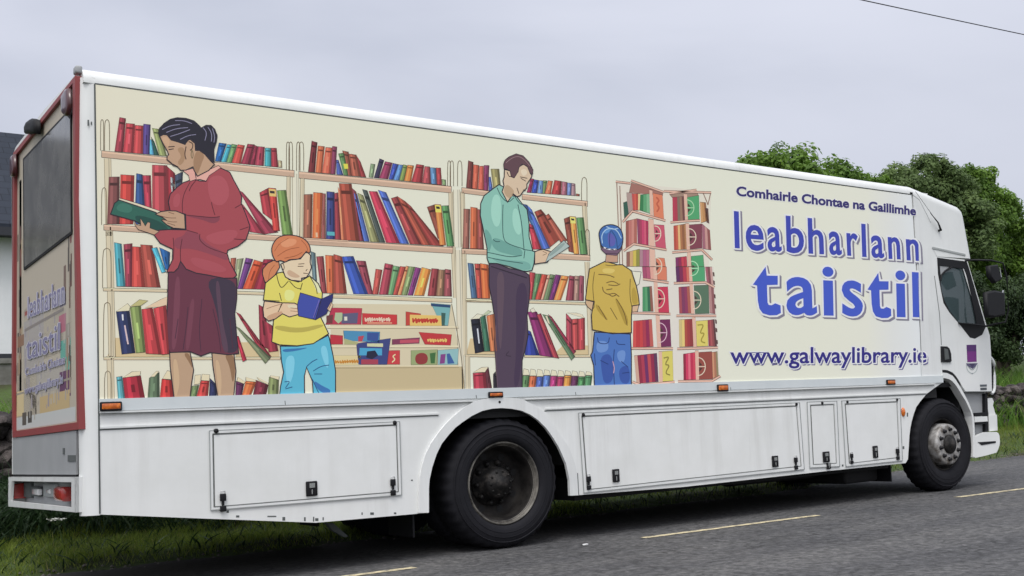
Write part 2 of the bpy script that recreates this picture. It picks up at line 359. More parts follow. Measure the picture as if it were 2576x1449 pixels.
# dirt and chips along the lower edge
mb = MB()
for u, v, a, b in [(573, 1287, 6, 6), (598, 1299, 8, 5), (684, 1299, 22, 3), (714, 1305, 7, 9), (767, 1306, 4, 10), (789, 1306, 3, 12), (797, 1307, 8, 7), (813, 1305, 3, 8), (911, 1292, 3, 6), (936, 1292, 9, 6), (994, 1291, 6, 4), (1036, 1208, 3, 3), (1037, 1208, 3, 3), (1880, 1188, 5, 6), (2110, 1171, 7, 5), (2120, 1171, 4, 5), (222, 309, 4, 15), (230, 310, 3, 8), (2358, 1043, 3, 10), (2348, 1126, 4, 7)]:
    if u > 2340: u -= 75
    mb = MB(); mb.slab([[S(u - a / 2, v - b / 2, -.0016), S(u + a / 2, v - b / 2, -.0016), S(u + a / 2, v + b / 2, -.0016), S(u - a / 2, v + b / 2, -.0016)]], (0, .001, 0)); mb.build('rust_chip', M['seam'], skirt)


# lockers
def locker(quad, latches, locks, dots, label):
    A = [lerp2(quad[0], quad[2], t) for t in (-.012, 1.012)]
    c = (sum(q[0] for q in quad) / 4, sum(q[1] for q in quad) / 4)
    grow = lambda k: [(q[0] + math.copysign(k, q[0] - c[0]), q[1] + math.copysign(k, q[1] - c[1])) for q in quad]
    mb = MB(); mb.slab([[S(u, v, -.006) for u, v in grow(-1.3)]], (0, .0055, 0)); d = mb.build('locker_door', M['skirt'], truck); d['label'] = label
    mb = MB(); q = grow(0.4); strip(mb, [q[3], q[0], q[1]], .010, -.0075); strip(mb, [q[1], q[2], q[3]], .006, -.0075); mb.build('door_seal_shadow', M['seal'], d)  # seal strips, widened at top and left to paint the seam shadow
    mb = MB(); q = grow(-9.5); strip(mb, q + [q[0]], .004, -.0105); q = grow(9); strip(mb, q + [q[0]], .003, -.0046); mb.build('frame_line', M['seam2'], d)
    mb = MB(); q = grow(-8); mb2 = grow(-2.6); mb.slab([[S(u, v, -.010) for u, v in mb2], [S(u, v, -.010) for u, v in q]], (0, .0038, 0)); mb.build('door_frame', M['white'], d)
    mb = MB(); q = grow(8); q2 = grow(1.6); mb.slab([[S(u, v, -.004) for u, v in q], [S(u, v, -.004) for u, v in q2]], (0, .0035, 0)); mb.build('door_surround', M['skirt'], d)
    for u, v0, v1, wd in latches:
        mb = MB(); p0, p1 = S(u, v0, -.02), S(u, v1, -.02); x = p0.x; h = p0.z - p1.z; k = wd * .4
        mb.box(x - k, x + k, -.026, -.010, p0.z - h * .48, p0.z - h * .12, bev=.004); mb.box(x - k * .35, x + k * .35, -.022, -.010, p0.z - h * .7, p0.z - h * .4)
        mb.box(x - k, x + k, -.024, -.008, p1.z, p1.z + h * .28, bev=.004)
        lt = mb.build('latch', M['black'], d)
        mb = MB(); mb.tube([(x - k * .7, -.017, p0.z - h * .14), (x - k * .7, -.018, p0.z), (x + k * .7, -.018, p0.z), (x + k * .7, -.017, p0.z - h * .14)], .003, 6); mb.build('latch_loop', M['chrome'], lt)
    for u, v0, v1, wd in locks:
        p0, p1 = S(u, v0, -.01), S(u, v1, -.01); mb = MB(); mb.box(p0.x - wd / 2, p0.x + wd / 2, -.020, -.008, p1.z, p0.z, bev=.006); lk = mb.build('paddle_lock', M['black'], d)
        mb = MB(); zc = p1.z + (p0.z - p1.z) * .68; mb.box(p0.x - wd * .22, p0.x + wd * .25, -.024, -.0195, zc - .012, zc + .02); mb.tube([(p0.x, -.022, p1.z + .015), (p0.x, -.022, p1.z + (p0.z - p1.z) * .45)], .005, 6); mb.build('lock_keyhole', M['chrome'], lk)
    for u, v in dots:
        p = S(u, v, -.008); mb = MB(); mb.lathe_y((p.x, p.z), [(.016, -.0005), (.017, -.012), (.012, -.020), (.0, -.022)], 12); mb.build('bump_stop', M['black'], d)
    return d
locker([(536.4, 1093), (996.4, 1069.6), (1001.4, 1236.3), (539.8, 1274.6)], [(561, 1236, 1287, .05), (988.5, 1200, 1246, .05)], [(783, 1210.5, 1248, .085)], [(543.5, 1084), (993, 1063.5)], 'locker door behind the rear wheel')
locker([(1465, 1048), (2002.5, 1022), (2014.5, 1172), (1478.5, 1231)], [(1481, 1194, 1232, .05), (2002, 1147, 1181, .055)], [(1548, 1180, 1213, .075), (1948.5, 1146.5, 1175, .085)], [(1467, 1043.5), (2003, 1017)], 'widest locker door, between the wheels')
locker([(2039.8, 1020.5), (2096.5, 1018), (2103.5, 1164.5), (2047, 1168)], [], [(2077, 1136, 1163, .10), (2083.5, 1164, 1180, .06)], [(2068, 1014)], 'narrow locker door')
locker([(2127, 1017.5), (2255.5, 1011.5), (2261.5, 1150), (2137.5, 1165)], [(2142.5, 1138, 1167, .05), (2258, 1125, 1157, .06)], [(2200.5, 1121.5, 1152, .08)], [(2131, 1011), (2256, 1005.5)], 'locker door nearest the cab')

# amber side markers
def marker(u0, u1, v0, v1, y=-.034):
    a, b = S(u0, v0, y), S(u1, v1, y); mb = MB(); mb.box(a.x, b.x, y, -.0145, b.z, a.z, bev=.008); o = mb.build('side_marker_lamp', M['black'], truck)
    e = (b.x - a.x) * .08; mb = MB(); mb.box(a.x + e, b.x - e, y - .008, y + .004, b.z + .012, a.z - .012, bev=.006); mb.build('amber_lens', M['amber'], o)
marker(251.7, 308, 1011, 1033); marker(1229.8, 1267, 985.8, 999.5); marker(1805.6, 1834, 967, 984); marker(2231.7, 2254, 955, 967.5)
p = S(2273, 1036.5, -.01); mb = MB(); mb.lathe_y((p.x, p.z), [(.040, -.0005), (.038, -.012), (.026, -.022), (0, -.026)], 16)
for i, q in enumerate(mb.v): mb.v[i] = (p.x + (q[0] - p.x) * .72, q[1], p.z + (q[2] - p.z) * 1.25)
mb.build('side_indicator', M['amber'], truck)

# ------------------------------------------------------------------ cab
win = [(2357.5, 648), (2432, 658), (2437, 672), (2480, 822), (2471, 842), (2452.5, 852), (2440, 849), (2417.5, 820), (2388.5, 785.5), (2374, 762.5), (2368, 734), (2360, 690)]
glass = [(2364.3, 668), (2385, 670), (2400, 673), (2425, 675.5), (2432, 690), (2455, 800), (2457, 814), (2412, 812), (2390, 784), (2376.5, 757), (2369.5, 734), (2364.8, 700)]
arch_o = [(2371, 937), (2383, 938.5), (2396.7, 945.5), (2405, 956), (2413, 969), (2422, 984), (2430, 999), (2438, 1015), (2445, 1032), (2449, 1046), (2451, 1060.5), (2453, 1100), (2453, 1150)]
arch_i = [(2371.7, 951), (2379, 951.5), (2388, 954), (2396, 959), (2403, 967), (2412, 980), (2420, 994), (2429, 1008), (2436.7, 1024), (2442, 1036), (2445, 1047), (2447, 1069), (2448, 1100), (2448, 1150)]
fr = [(2433, 654), (2482, 819), (2490, 844), (2493, 885), (2495.5, 985)]
door = side('cab_door', M['white'], [(2357, 645.2)] + fr + [(2430, 985.5), (2422, 974), (2413, 958), (2405, 946), (2396.7, 937), (2383, 931), (2370.5, 930), (2368.5, 880), (2367.8, 852), (2363.3, 785.6), (2351, 694)], truck, .004, .03, [win], True)
wf = pair('door_window', M['black'], [[S(u, v, .002) for u, v in win], [S(u, v, .002) for u, v in glass]], .03, door)
pair('window_pane', M['glass'], [[S(u, v, .016) for u, v in glass]], .004, door)
mb = MB(); q = [(2364.3, 669), (2388, 671), (2373.5, 683), (2366.5, 692)]; mb.slab([[S(u, v, .010) for u, v in q]], (0, .003, 0)); mb.build('quarter_blind', M['grey'], wf)
mb = MB(); mb.tube([S(u, v, .010) for u, v in [(2394, 672), (2377, 682), (2368, 692), (2366, 706)]], .012, 6)
mb.build('window_trim', M['black'], wf); mb = MB(); mb.tube([S(2412, 813, -.01), S(2440, 815, -.02), S(2480, 820, -.03)], .010, 6); mb.build('window_bar', M['black'], wf)
mb = MB(); strip(mb, [(2351, 694), (2363.3, 785.6), (2367.8, 852), (2368.5, 868)], .007, -.003); mb.build('door_gap', M['seam'], door); mb = MB(); strip(mb, [(2430, 985.5), (2495, 985)], .009, .0005); mb.build('door_gap', M['seam'], door)
mb = MB(); h = [(2368, 871), (2383, 871.5), (2389, 877), (2393, 890), (2394, 908), (2392, 911), (2369, 910.5)]; mb.slab([[S(u, v, -.012) for u, v in h]], (0, .015, 0)); dh = mb.build('door_handle', M['black'], door)
mb = MB(); mb.slab([[S(u, v, -.020) for u, v in [(2376, 876), (2385, 879), (2388, 903), (2378, 905)]]], (0, .008, 0)); mb.build('handle_grip', M['seam'], dh)
pr = Print(lambda u, v, o: S(u, v, o), .002)
pr.P('U', '4c2860', 2431.5, 867.5, 2455.8, 867, 2457, 910, 2433.5, 911, lev=1); pr.P('U', '6a2a72', 2433, 884, 2456.3, 884, 2457, 910, 2433.5, 911, lev=2)
pr.P('U', '54506a', 2430, 914, 2460, 913.5, 2455, 921, 2447, 928, 2440, 924, 2434, 921, lev=1); pr.P('U', '3a3450', 2438, 915, 2453, 915, 2446, 925, lev=2)
pr.Ln('U', 2, 'a8b0ae', 2431, 918, 2433, 931, 2441, 938, 2446, 940, 2453, 937, 2458, 930, 2460, 917, lev=1); pr.Ln('U', 1.6, '80888a', 2436, 922, 2446, 933, 2455, 921, lev=3); pr.P('U', '8a9094', 2443, 938, 2449, 938, 2446, 942, lev=4)
pr.build('county_crest', door); pr = Print(lambda u, v, o: S(u, v, o), .002)
pr.P('U', '50545a', 2465, 967.5, 2482.5, 967, 2482.5, 972.5, 2465.5, 973, lev=1); pr.P('U', '44484c', 2466, 975.5, 2482.5, 975, 2482.5, 981, 2466.5, 981.5, lev=1)
pr.build('door_vent', door)
# cab shell (front, windscreen, roof, back)
xs = sorted([(S(u, v).z, S(u, v).x) for u, v in fr]); 
def xf(z): return float(np.interp(z, [a for a, b in xs], [b for a, b in xs]))
def ring(z, dx=0.0):
    r = .13; x = xf(z) + dx; c = [(x - r + r * math.sin(a), .004 + r - r * math.cos(a)) for a in [math.pi / 2 * i / 6 for i in range(7)]]
    return [(px, py, z) for px, py in c] + [(px, W - py, z) for px, py in c[::-1]]
z0, zb, zt, z1 = xs[0][0], 1.74, 2.54, xs[-1][0]
mb = MB(); mb.loft([ring(z) for z in np.linspace(z0, zb, 6)]); mb.loft([ring(zt), ring(z1)]); mb.add(ring(z1), [tuple(range(14))])
mb.slab([[(9.05, .05, 1.3), (9.05, W - .05, 1.3), (9.05, W - .05, z1), (9.05, .05, z1)]], (.02, 0, 0)); mb.box(9.05, 9.75, .05, W - .05, 1.25, 1.3)
mb.loft([ring(zb)[:5], ring(zt)[:5]]); mb.loft([ring(zb)[-5:], ring(zt)[-5:]])
mb.build('cab_body', M['white'], truck)
mb = MB(); mb.loft([ring(zb)[4:-4], ring(zt)[4:-4]]); mb.build('windscreen', M['glass'], truck)
for yc in (.55, 1.95):
    mb = MB(); mb.box(9.12, 9.30, yc - .24, yc + .24, 1.55, 2.28, bev=.06); mb.box(9.14, 9.28, yc - .12, yc + .12, 2.27, 2.5, bev=.04); mb.box(9.15, 9.6, yc - .24, yc + .24, 1.4, 1.6, bev=.04); mb.build('cab_seat', M['seat'], truck)
mb = MB(); mb.box(9.66, 9.8, .08, W - .08, 1.3, 1.74, bev=.03); mb.tube([(9.55 + .1 * math.sin(a), .55 + .2 * math.cos(a), 1.8 + .15 * math.sin(a)) for a in np.linspace(0, 6.283, 20)], .014, 6); mb.build('dashboard', M['seat'], truck)
# front wheel arch moulding and step recess
fa = pair('front_arch_moulding', M['white'], [[S(u, v, -.014) for u, v in arch_o + arch_i[::-1]]], .10, truck)
mb = MB(); q = [(2370.5, 930.5), (2383, 931.5), (2396, 938), (2404, 947), (2412, 960), (2417, 969), (2407, 958), (2396, 945), (2383, 938.5), (2371, 937)]; mb.slab([[S(u, v, .002) for u, v in q]], (0, .01, 0)); mb.build('arch_gap', M['black'], fa)
mb = MB(); q = [(2425, 987), (2478, 987), (2479, 1040), (2482, 1100), (2453, 1104), (2452, 1060), (2445, 1030)]; mb.slab([[S(u, v, .07) for u, v in q]], (0, .02, 0)); st = mb.build('step_panel', M['grey'], truck)
mb = MB(); mb.slab([[S(u, v, -.0) for u, v in [(2452, 1048), (2484, 1047), (2485, 1060), (2453, 1062)]]], (0, .12, 0)); mb.build('step_tread', M['white'], st)
mb = MB(); mb.slab([[S(u, v, .0) for u, v in [(2453, 1039), (2479, 1037), (2480, 1046), (2452, 1047)]]], (0, .06, 0)); mb.slab([[S(u, v, .01) for u, v in [(2453, 1063), (2484, 1061), (2484, 1066), (2453, 1069)]]], (0, .06, 0)); mb.build('step_slot', M['black'], st)
mb = MB(); q = [(2452.5, 1100), (2466, 1092), (2480, 1087), (2506.7, 1086.5), (2512, 1090), (2514.5, 1097), (2515.5, 1110), (2514.5, 1120), (2511, 1131), (2506.7, 1138.5), (2480, 1146), (2453, 1152)]
bq = [S(u, v, -.005) for u, v in q]; mb.slab([bq], (0, .04, 0)); mb.slab([mirror(bq)], (0, -.04, 0))
xq = max(p.x for p in bq); zq0, zq1 = bq[0].z, bq[-1].z
mb.box(9.62, xq - .012, .034, W - .034, S(2512, 1131, 0).z, S(2512, 1090, 0).z, bev=.04); bump = mb.build('front_bumper', M['white'], truck)
mb = MB(); mb.slab([[S(u, v, -.010) for u, v in [(2460, 1112.5), (2505, 1109.5), (2505.5, 1114), (2470, 1120), (2466, 1117)]]], (0, .006, 0)); mb.build('bumper_slot', M['black'], bump)
mb = MB(); q = [(2487, 1045), (2508, 1043), (2509.5, 1083), (2489, 1085)]; mb.slab([[S(u, v, .03) for u, v in q]], (0, .25, 0)); q = [(2483, 1005), (2496, 1001), (2500, 1010), (2498, 1020), (2505, 1044), (2488, 1045), (2485, 1030)]; mb.slab([[S(u, v, .04) for u, v in q]], (0, .2, 0)); mb.build('headlamp_surround', M['white'], truck)
mb = MB(); q = [(2478, 990), (2484, 990), (2487, 1085), (2479, 1088)]; mb.slab([[S(u, v, .03) for u, v in q]], (0, .05, 0)); mb.box(9.5, 9.9, .1, W - .1, .6, 1.25); mb.build('cab_front_frame', M['black'], truck)
mb = MB(); mb.tube([S(u, v, .02) for u, v in [(2491, 899), (2497, 906), (2501, 916), (2502, 945), (2502, 975), (2500, 985), (2495, 990)]], .018, 8); gr = mb.build('corner_grab_rail', M['white'], truck)
mb = MB()
for v in (925, 945, 962): mb.box(S(2495, v, .05).x, S(2500, v, .05).x, .03, .09, S(2495, v + 3, .05).z, S(2495, v - 3, .05).z)
mb.slab([[S(u, v, .06) for u, v in [(2492, 910), (2498, 915), (2499, 975), (2494, 983)]]], (0, .04, 0)); mb.build('corner_vent', M['black'], truck)
# mirrors on a looped arm
mb = MB(); ym = -.28
mb.tube([S(2428, 656, .0), S(2450, 654, -.1), S(2493, 655, -.25), S(2523, 662, ym), S(2533, 700, ym), S(2537, 780, ym), S(2530, 810, -.25), S(2500, 816, -.15), S(2480, 821, -.02)], .011, 8); arm = mb.build('mirror_arm', M['black'], truck)
def mirror_head(q, name, d):
    mb = MB(); pts = [S(u, v, ym - .05) for u, v in q]; c = sum(pts, Vector()) / len(pts)
    mb.loft([[c + (p - c) * k + Vector((0, t, 0)) for p in pts] for k, t in ((.86, 0), (1, .012), (1, .05), (.9, .065))], True, cap=True)
    o = mb.build(name, M['black'], arm)
    mb = MB(); a, b = S(q[2][0] - 8, q[1][1] + 6, ym - .055), S(q[2][0] - 3, q[2][1] - 5, ym - .055); mb.slab([[a, Vector((b.x - .02, a.y, a.z)), b, Vector((a.x + .01, b.y, b.z))]], (0, .004, 0)); mb.build('mirror_glass', M['chrome'], o)
mirror_head([(2490, 668), (2512, 665), (2523, 702), (2505, 712), (2493, 695)], 'wide_angle_mirror', 0)
mirror_head([(2482, 735), (2502, 730), (2529, 735), (2531, 792), (2503, 799), (2485, 796)], 'main_mirror', 0)

# ------------------------------------------------------------------ wheels
def make_wheel(x, front, far=False):
    r = .525 if front else .525; w_ = .28 if front else .62; y0 = .015; c = (x, r - .004)
    T = MB(); pr_ = ([(.295, .03), (.31, .005)] if front else [(.333, .03), (.345, .003)]) + [(.375, -.012), (.43, -.012), (.482, .004), (.507, .022), (.520, .05), (.525, .09), (.525, .25)]
    if not front: pr_ += [(.50, .29), (.40, .30), (.40, .34), (.50, .35), (.525, .38), (.525, .55)]
    pr_ += [(.505, w_ - .02), (.36, w_)]
    T.lathe_y(c, [(a, b + y0) for a, b in pr_], 144)
    for i, (a, b, z) in enumerate(T.v):               # tread blocks on the shoulder, ridges in the sidewall
        r_ = math.hypot(a - c[0], z - c[1]); f = 1 - .016 * ((i % 144) // 2 % 2) if r_ > .5 else 1; T.v[i] = (c[0] + (a - c[0]) * f, b, c[1] + (z - c[1]) * f)
    for r0 in (.392, .430, .468): T.lathe_y(c, [(r0 - .004, y0 - .008), (r0 - .001, y0 - .0145), (r0 + .003, y0 - .0145), (r0 + .006, y0 - .006)], 72)
    if front:
        rp = [(.298, .032), (.286, .018), (.278, .03), (.272, .075), (.255, .11), (.236, .12), (.1, .12)]
    else:
        rp = [(.310, .05), (.297, .058), (.292, .075), (.286, .13), (.276, .19), (.262, .215), (.236, .222), (.15, .225), (.13, .21)]
    mb = MB(); mb.lathe_y(c, [(a, b + y0) for a, b in rp], 64); wh = mb.build('wheel', M['rimdark'], None)
    parts = [('tyre', T, M['tyre'])]
    H = MB(); Nn = MB()
    if front:
        D = MB(); D.lathe_y(c, [(a, b + y0) for a, b in [(.236, .12), (.234, .02), (.232, -.02), (.226, -.045), (.205, -.055), (.112, -.055), (.105, -.05), (.100, -.01)]], 48); parts.append(('hub_plate', D, M['hubgrey']))
        H.lathe_y(c, [(.108, -.045 + y0), (.104, -.075 + y0), (.085, -.088 + y0), (.05, -.092 + y0), (.046, -.10 + y0), (0, -.10 + y0)], 32)
        for k in range(10):
            a = 2 * math.pi * (k + .3) / 10; q = (c[0] + .168 * math.cos(a), c[1] + .168 * math.sin(a))
            Nn = MB(); parts.append(('wheel_nut', Nn, M['black'])); Nn.lathe_y(q, [(.026, -.0555 + y0), (.024, -.060 + y0), (.018, -.062 + y0), (.017, -.085 + y0), (.010, -.09 + y0), (0, -.09 + y0)], 10)
        parts += [('hub_cap', H, M['hubdark'])]
    else:
        H.lathe_y(c, [(.19, .215 + y0), (.185, .20 + y0), (.135, .19 + y0), (.125, .10 + y0), (.105, .075 + y0), (.06, .06 + y0), (.055, .045 + y0), (0, .042 + y0)], 32)
        for k in range(10):
            a = 2 * math.pi * (k + .1) / 10; q = (c[0] + .165 * math.cos(a), c[1] + .165 * math.sin(a))
            Nn = MB(); parts.append(('wheel_nut', Nn, M['hubdark'])); Nn.lathe_y(q, [(.022, .20 + y0), (.020, .165 + y0), (.013, .15 + y0), (0, .148 + y0)], 8)
            q = (c[0] + .095 * math.cos(a), c[1] + .095 * math.sin(a)); H.lathe_y(q, [(.010, .085 + y0), (.010, .064 + y0), (0, .06 + y0)], 6)
        for k in range(8):                            # hand holes in the wheel disc
            a = 2 * math.pi * (k + .4) / 8; q = (c[0] + .226 * math.cos(a), c[1] + .226 * math.sin(a)); Hh = MB(); Hh.disc_y(q, .030, .216 + y0, 14); parts.append(('hand_hole', Hh, M['under']))
        Lp = MB(); Lp.lathe_y(c, [(a, b + y0) for a, b in [(.337, .030), (.330, .013), (.322, .013), (.316, .026), (.310, .0505), (.302, .054)]], 64); parts.append(('rim_lip', Lp, M['rim']))
        parts += [('hub', H, M['hubdark'])]
    for q in ([wh.data] if far else []):
        for vv in q.vertices: vv.co.y = W - vv.co.y
    adopt(wh, truck)
    for n_, m_, k_ in parts:
        if far: m_.v = [(a, W - b, z) for a, b, z in m_.v]
        m_.build(n_, k_, wh)
    return wh
xRw, xFw = 3.125, 8.945
for far in (False, True): make_wheel(xRw, False, far); make_wheel(xFw, True, far)
# running gear under the body, plus added light-blocking boxes
mb = MB()
for y in (.78, 1.62): mb.box(.2, 9.7, y, y + .08, .62, .9)
for x in (1.2, 2.2, 4.4, 5.6, 6.8, 8.0): mb.box(x, x + .1, .8, 1.7, .65, .85)
mb.tube([(xRw, .3, .53), (xRw, W - .3, .53)], .09, 12); mb.lathe_y((xRw, .52), [(0, .95), (.2, 1.05), (.24, 1.25), (.2, 1.45), (0, 1.55)], 20)
mb.tube([(xFw, .3, .5), (xFw, W - .3, .5)], .07, 12); mb.tube([(xRw, 1.25, .55), (7.6, 1.25, .75)], .06, 10)
mb.box(.1, 8.9, .05, W - .05, 1.05, 1.283); mb.box(.3, 2.2, .3, 2.2, .62, .7); mb.box(3.9, 8.1, .16, 2.3, .31, .5)  # low belly boxes added to keep light from under the truck
mb.box(2.3, 2.34, .04, .9, .62, 1.2); mb.box(3.78, 3.82, .04, .9, .62, 1.2); mb.box(8.2, 8.24, .04, .9, .6, 1.25); mb.box(8.3, 9.04, .5, 2.0, .75, 1.26)
mb.box(9.36, 9.40, .1, .9, .42, 1.3); mb.box(8.3, 9.42, .1, .12, 1.16, 1.24)
mb.build('chassis_light_block', M['under'], truck)
mb = MB(); mb.box(2.345, 3.775, .7, .75, .5, 1.24); mb.box(8.26, 9.38, .75, .8, .5, 1.2); mb.box(2.345, 3.775, .036, .7, 1.10, 1.24); mb.box(8.26, 9.42, .05, .75, 1.17, 1.22); mb.build('wheel_well', M['under'], truck)
mb = MB(); mb.tube([(6.0, .5, .5), (7.2, .5, .5)], .24, 20); mb.build('fuel_tank', M['under'], truck)
mb = MB(); mb.box(4.2, 5.4, 1.7, 2.3, .45, .9, bev=.05); mb.build('battery_box', M['under'], truck)
mb = MB(); mb.box(7.55, 8.10, .30, 1.3, .17, .6, bev=.04); mb.build('dark_fill_box', M['under'], truck)  # black box added to fill in the dark below the skirt
for x, y in ((2.36, .15), (8.12, .15), (2.36, 2.0), (8.12, 2.0)): mb = MB(); mb.box(x, x + .015, y, y + .42, .16, .7); mb.build('mud_flap', M['black'], truck)
mb = MB(); mb.slab([[S(822, 1316, .35), S(838, 1316, .35), S(876, 1349, .35), S(868, 1352, .35), S(838, 1335, .35)]], (0, .05, 0)); mb.build('exhaust_bracket', M['seam'], truck)

# ------------------------------------------------------------------ rear end
def back(name, m, pts, parent, x=0.0, th=.03, holes=()):
    mb = MB(); mb.slab([[B(u, v, x) for u, v in pts]] + [[B(u, v, x) for u, v in h] for h in holes], (th, 0, 0)); return mb.build(name, m, parent)
ro = [(188.5, 190), (190, 500), (198.5, 1080), (31, 1101), (29, 960), (31.5, 440), (33, 385)]
ri = [(182.5, 209), (184.5, 500), (193, 1062), (34, 1085), (33, 960), (36, 440), (37.5, 392)]
rf = back('rear_frame', M['red'], ro, truck, -.012, .04, [ri])
back('rear_wall', M['white'], [(188.5, 190), (192, 1193), (30, 1193), (33, 385)], truck, .012, .02)
# printed picture on the rear door
pr = Print(lambda u, v, o: B(u, v, o), .0105)
pr.P('U', 'a89f90', *[c for p in ri for c in p], lev=0)
rnd = random.Random(3)
def rq(u0, u1, t0, t1, col, lev):                     # quad between the sloping top and bottom of the rear panel
    f = lambda u, t: (u, (214 + (181 - u) * 1.31) * (1 - t) + (1061 + (191 - u) * .148) * t)
    a, b, c, d = f(u0, t0), f(u1, t0), f(u1, t1), f(u0, t1); pr.P('U', col, *a, *b, *c, *d)
for k in range(9): rq(36.5 + k * .0, 42, .06 + k * .1, .13 + k * .1, ['76503e', '8a5a4a', '94846c', '6a2c2e'][k % 4], 1)
for k, (u0, u1) in enumerate([(44, 49), (49, 54), (172, 177), (177, 181)]): rq(u0, u1, .1, .86, ['c8bca2', '6c5848', '98907a', '5a4438'][k], 1)
for u0, u1, t0, t1, col in [(60, 92, .575, .62, '987060'), (92, 108, .56, .60, 'a8a080'), (60, 110, .62, .80, '9a9490'), (110, 160, .60, .78, '9c96a0'), (148, 166, .665, .72, 'a06070'), (152, 178, .745, .86, '5c988a'), (60, 92, .82, .965, '4c4858'), (92, 165, .80, .89, 'a09a92'), (150, 178, .84, .92, '5c3858'), (165, 176, .70, .80, '8a8278'), (100, 175, .90, .955, 'b09a72'), (38, 190, .955, .998, 'b0b2b0'), (42, 60, .86, .95, 'c0ae86'), (56, 66, .94, .985, '504a44'), (70, 80, .94, .98, '46423e')]: rq(u0, u1, t0, t1, col, 2)
for k in range(70):
    u = rnd.uniform(60, 172); t = rnd.uniform(.6, .93); rq(u, u + rnd.uniform(1, 3), t, t + rnd.uniform(.01, .05), rnd.choice(['9a948e', 'a8a49e', '8c8690', '9c9488', '948c92', 'aaa49a']), 3)
for k in range(26):
    u = rnd.choice([44, 47, 50, 53, 168, 171, 174, 177]) + rnd.uniform(-1, 1); t = rnd.uniform(.12, .85); rq(u, u + rnd.uniform(2, 4), t, t + rnd.uniform(.04, .12), rnd.choice(['7a4c42', '5c4038', '8c7460', '6a3434', '9c8c74', '4c4440']), 3)
for u0, u1, t0, t1, col in [(44, 60, .66, .70, '80604c'), (62, 84, .585, .60, '8c4a44'), (100, 120, .57, .6, 'b4a888'), (150, 166, .60, .64, '746c80'), (62, 160, .645, .655, '7c7470'), (160, 166, .52, .60, '6c5850'), (40, 180, .865, .872, '8c8478')]: rq(u0, u1, t0, t1, col, 3)
REARPR = pr; REARQ = []
# window on the rear door
rw = [(166, 289), (60, 403), (61.5, 672), (177, 583), (176, 300)]
wn = back('rear_window', M['black'], [(169, 280), (57.5, 399), (59, 680), (179.5, 588), (178, 290)], truck, .0015, .008)
back('window_pane', M['backglass'], rw, wn, -.001, .0022)
# lamps on the rear
def bump_lamp(name, m, pts, x0, dx, parent=truck):
    mb = MB(); P = [B(u, v, x0) for u, v in pts]; c = sum(P, Vector()) / len(P)
    mb.loft([[c + (p - c) * k + Vector((-t, 0, 0)) for p in P] for k, t in ((1, 0), (1, dx * .6), (.8, dx * .92), (.4, dx))], True, cap=True); return mb.build(name, m, parent)
bump_lamp('rear_camera_housing', M['black'], [(75, 338), (74, 322), (80, 308), (92, 299), (102, 303), (103, 338), (90, 336)], -.013, .05)
bump_lamp('top_marker_lamp', M['darkred'], [(162, 240), (170, 226), (179, 223), (181, 270), (178, 288), (171, 293), (163, 285)], -.013, .03)
bump_lamp('top_marker_lamp', M['darkred'], [(33, 395), (41, 388), (42, 430), (40, 443), (33, 446)], -.013, .03)
# plain lower panel, gap and lamp box
back('rear_lower_panel', M['grey'], [(192, 1083), (190.5, 1194), (33, 1193.5), (31.5, 1103)], truck, -.004, .012)
mb = MB()
for u0, u1, v0, v1 in ((170, 189, 1145, 1161), (157.5, 162, 1127, 1143)): mb.slab([[B(u0, v0, -.008), B(u1, v0, -.008), B(u1, v1, -.008), B(u0, v1, -.008)]], (.004, 0, 0))
mb.build('rear_socket', M['seam'], truck)
back('rear_gap', M['black'], [(191, 1194), (191, 1203), (33, 1203), (33, 1193)], truck, -.002, .02)
XB = -.03
yb0, yb1 = B(186, 1240, XB).y, B(20.5, 1240, XB).y
zb1, zb0 = B(190, 1201, XB).z, B(190, 1289, XB).z
mb = MB()
def bq(u, v, x=XB): return B(u, v, x)
outer = [bq(190, 1200.5), bq(190, 1289.5), bq(20, 1274.5), bq(20.5, 1200)]; inner_ = [bq(179.5, 1213), bq(179.5, 1277), bq(26, 1260), bq(29, 1210)]
mb.slab([outer, inner_], (.02, 0, 0)); mb.slab([outer, [Vector(p) * .98 + sum(map(Vector, outer), Vector()) / 4 * .02 for p in outer]], (.13, 0, 0))
tb = mb.build('rear_bumper_box', M['white'], truck)
mb = MB(); mb.slab([[p + Vector((.12, 0, 0)) for p in outer]], (.01, 0, 0)); mb.build('lamp_backing', M['grey'], tb)
def rlamp(name, m, u0, u1, v0, v1, x, d, rnd_=False):
    a, b = B(u0, v0, x), B(u1, v1, x); ya, yb = sorted((max(yb0 + .035, min(yb1 - .06, q.y)) for q in (a, b))); za, zb_ = sorted((a.z, b.z))
    mb = MB(); mb.box(x - d, x + .025, ya, yb, za, zb_, bev=min(.03 if rnd_ else .01, (yb - ya) * .3, (zb_ - za) * .3)); return mb.build(name, m, tb)
rlamp('tail_lamp', M['redlens'], 29, 58, 1213, 1254, .06, .07, True); rlamp('tail_lamp', M['redlens'], 156, 179, 1222, 1262, .05, .06, True)
rlamp('lamp_housing', M['seam'], 56, 80, 1210, 1253, .075, .01); o_ = rlamp('reversing_lamp', M['seam'], 81, 101, 1222, 1250, .07, .01); rlamp('lamp_housing', M['seam2'], 112, 142, 1216, 1252, .07, .01)
for u0, u1, v0, v1 in ((84, 98, 1229, 1246), (120, 127, 1230, 1242)):
    q = rlamp('lamp_lens', M['clear'], u0, u1, v0, v1, .055, .01); 

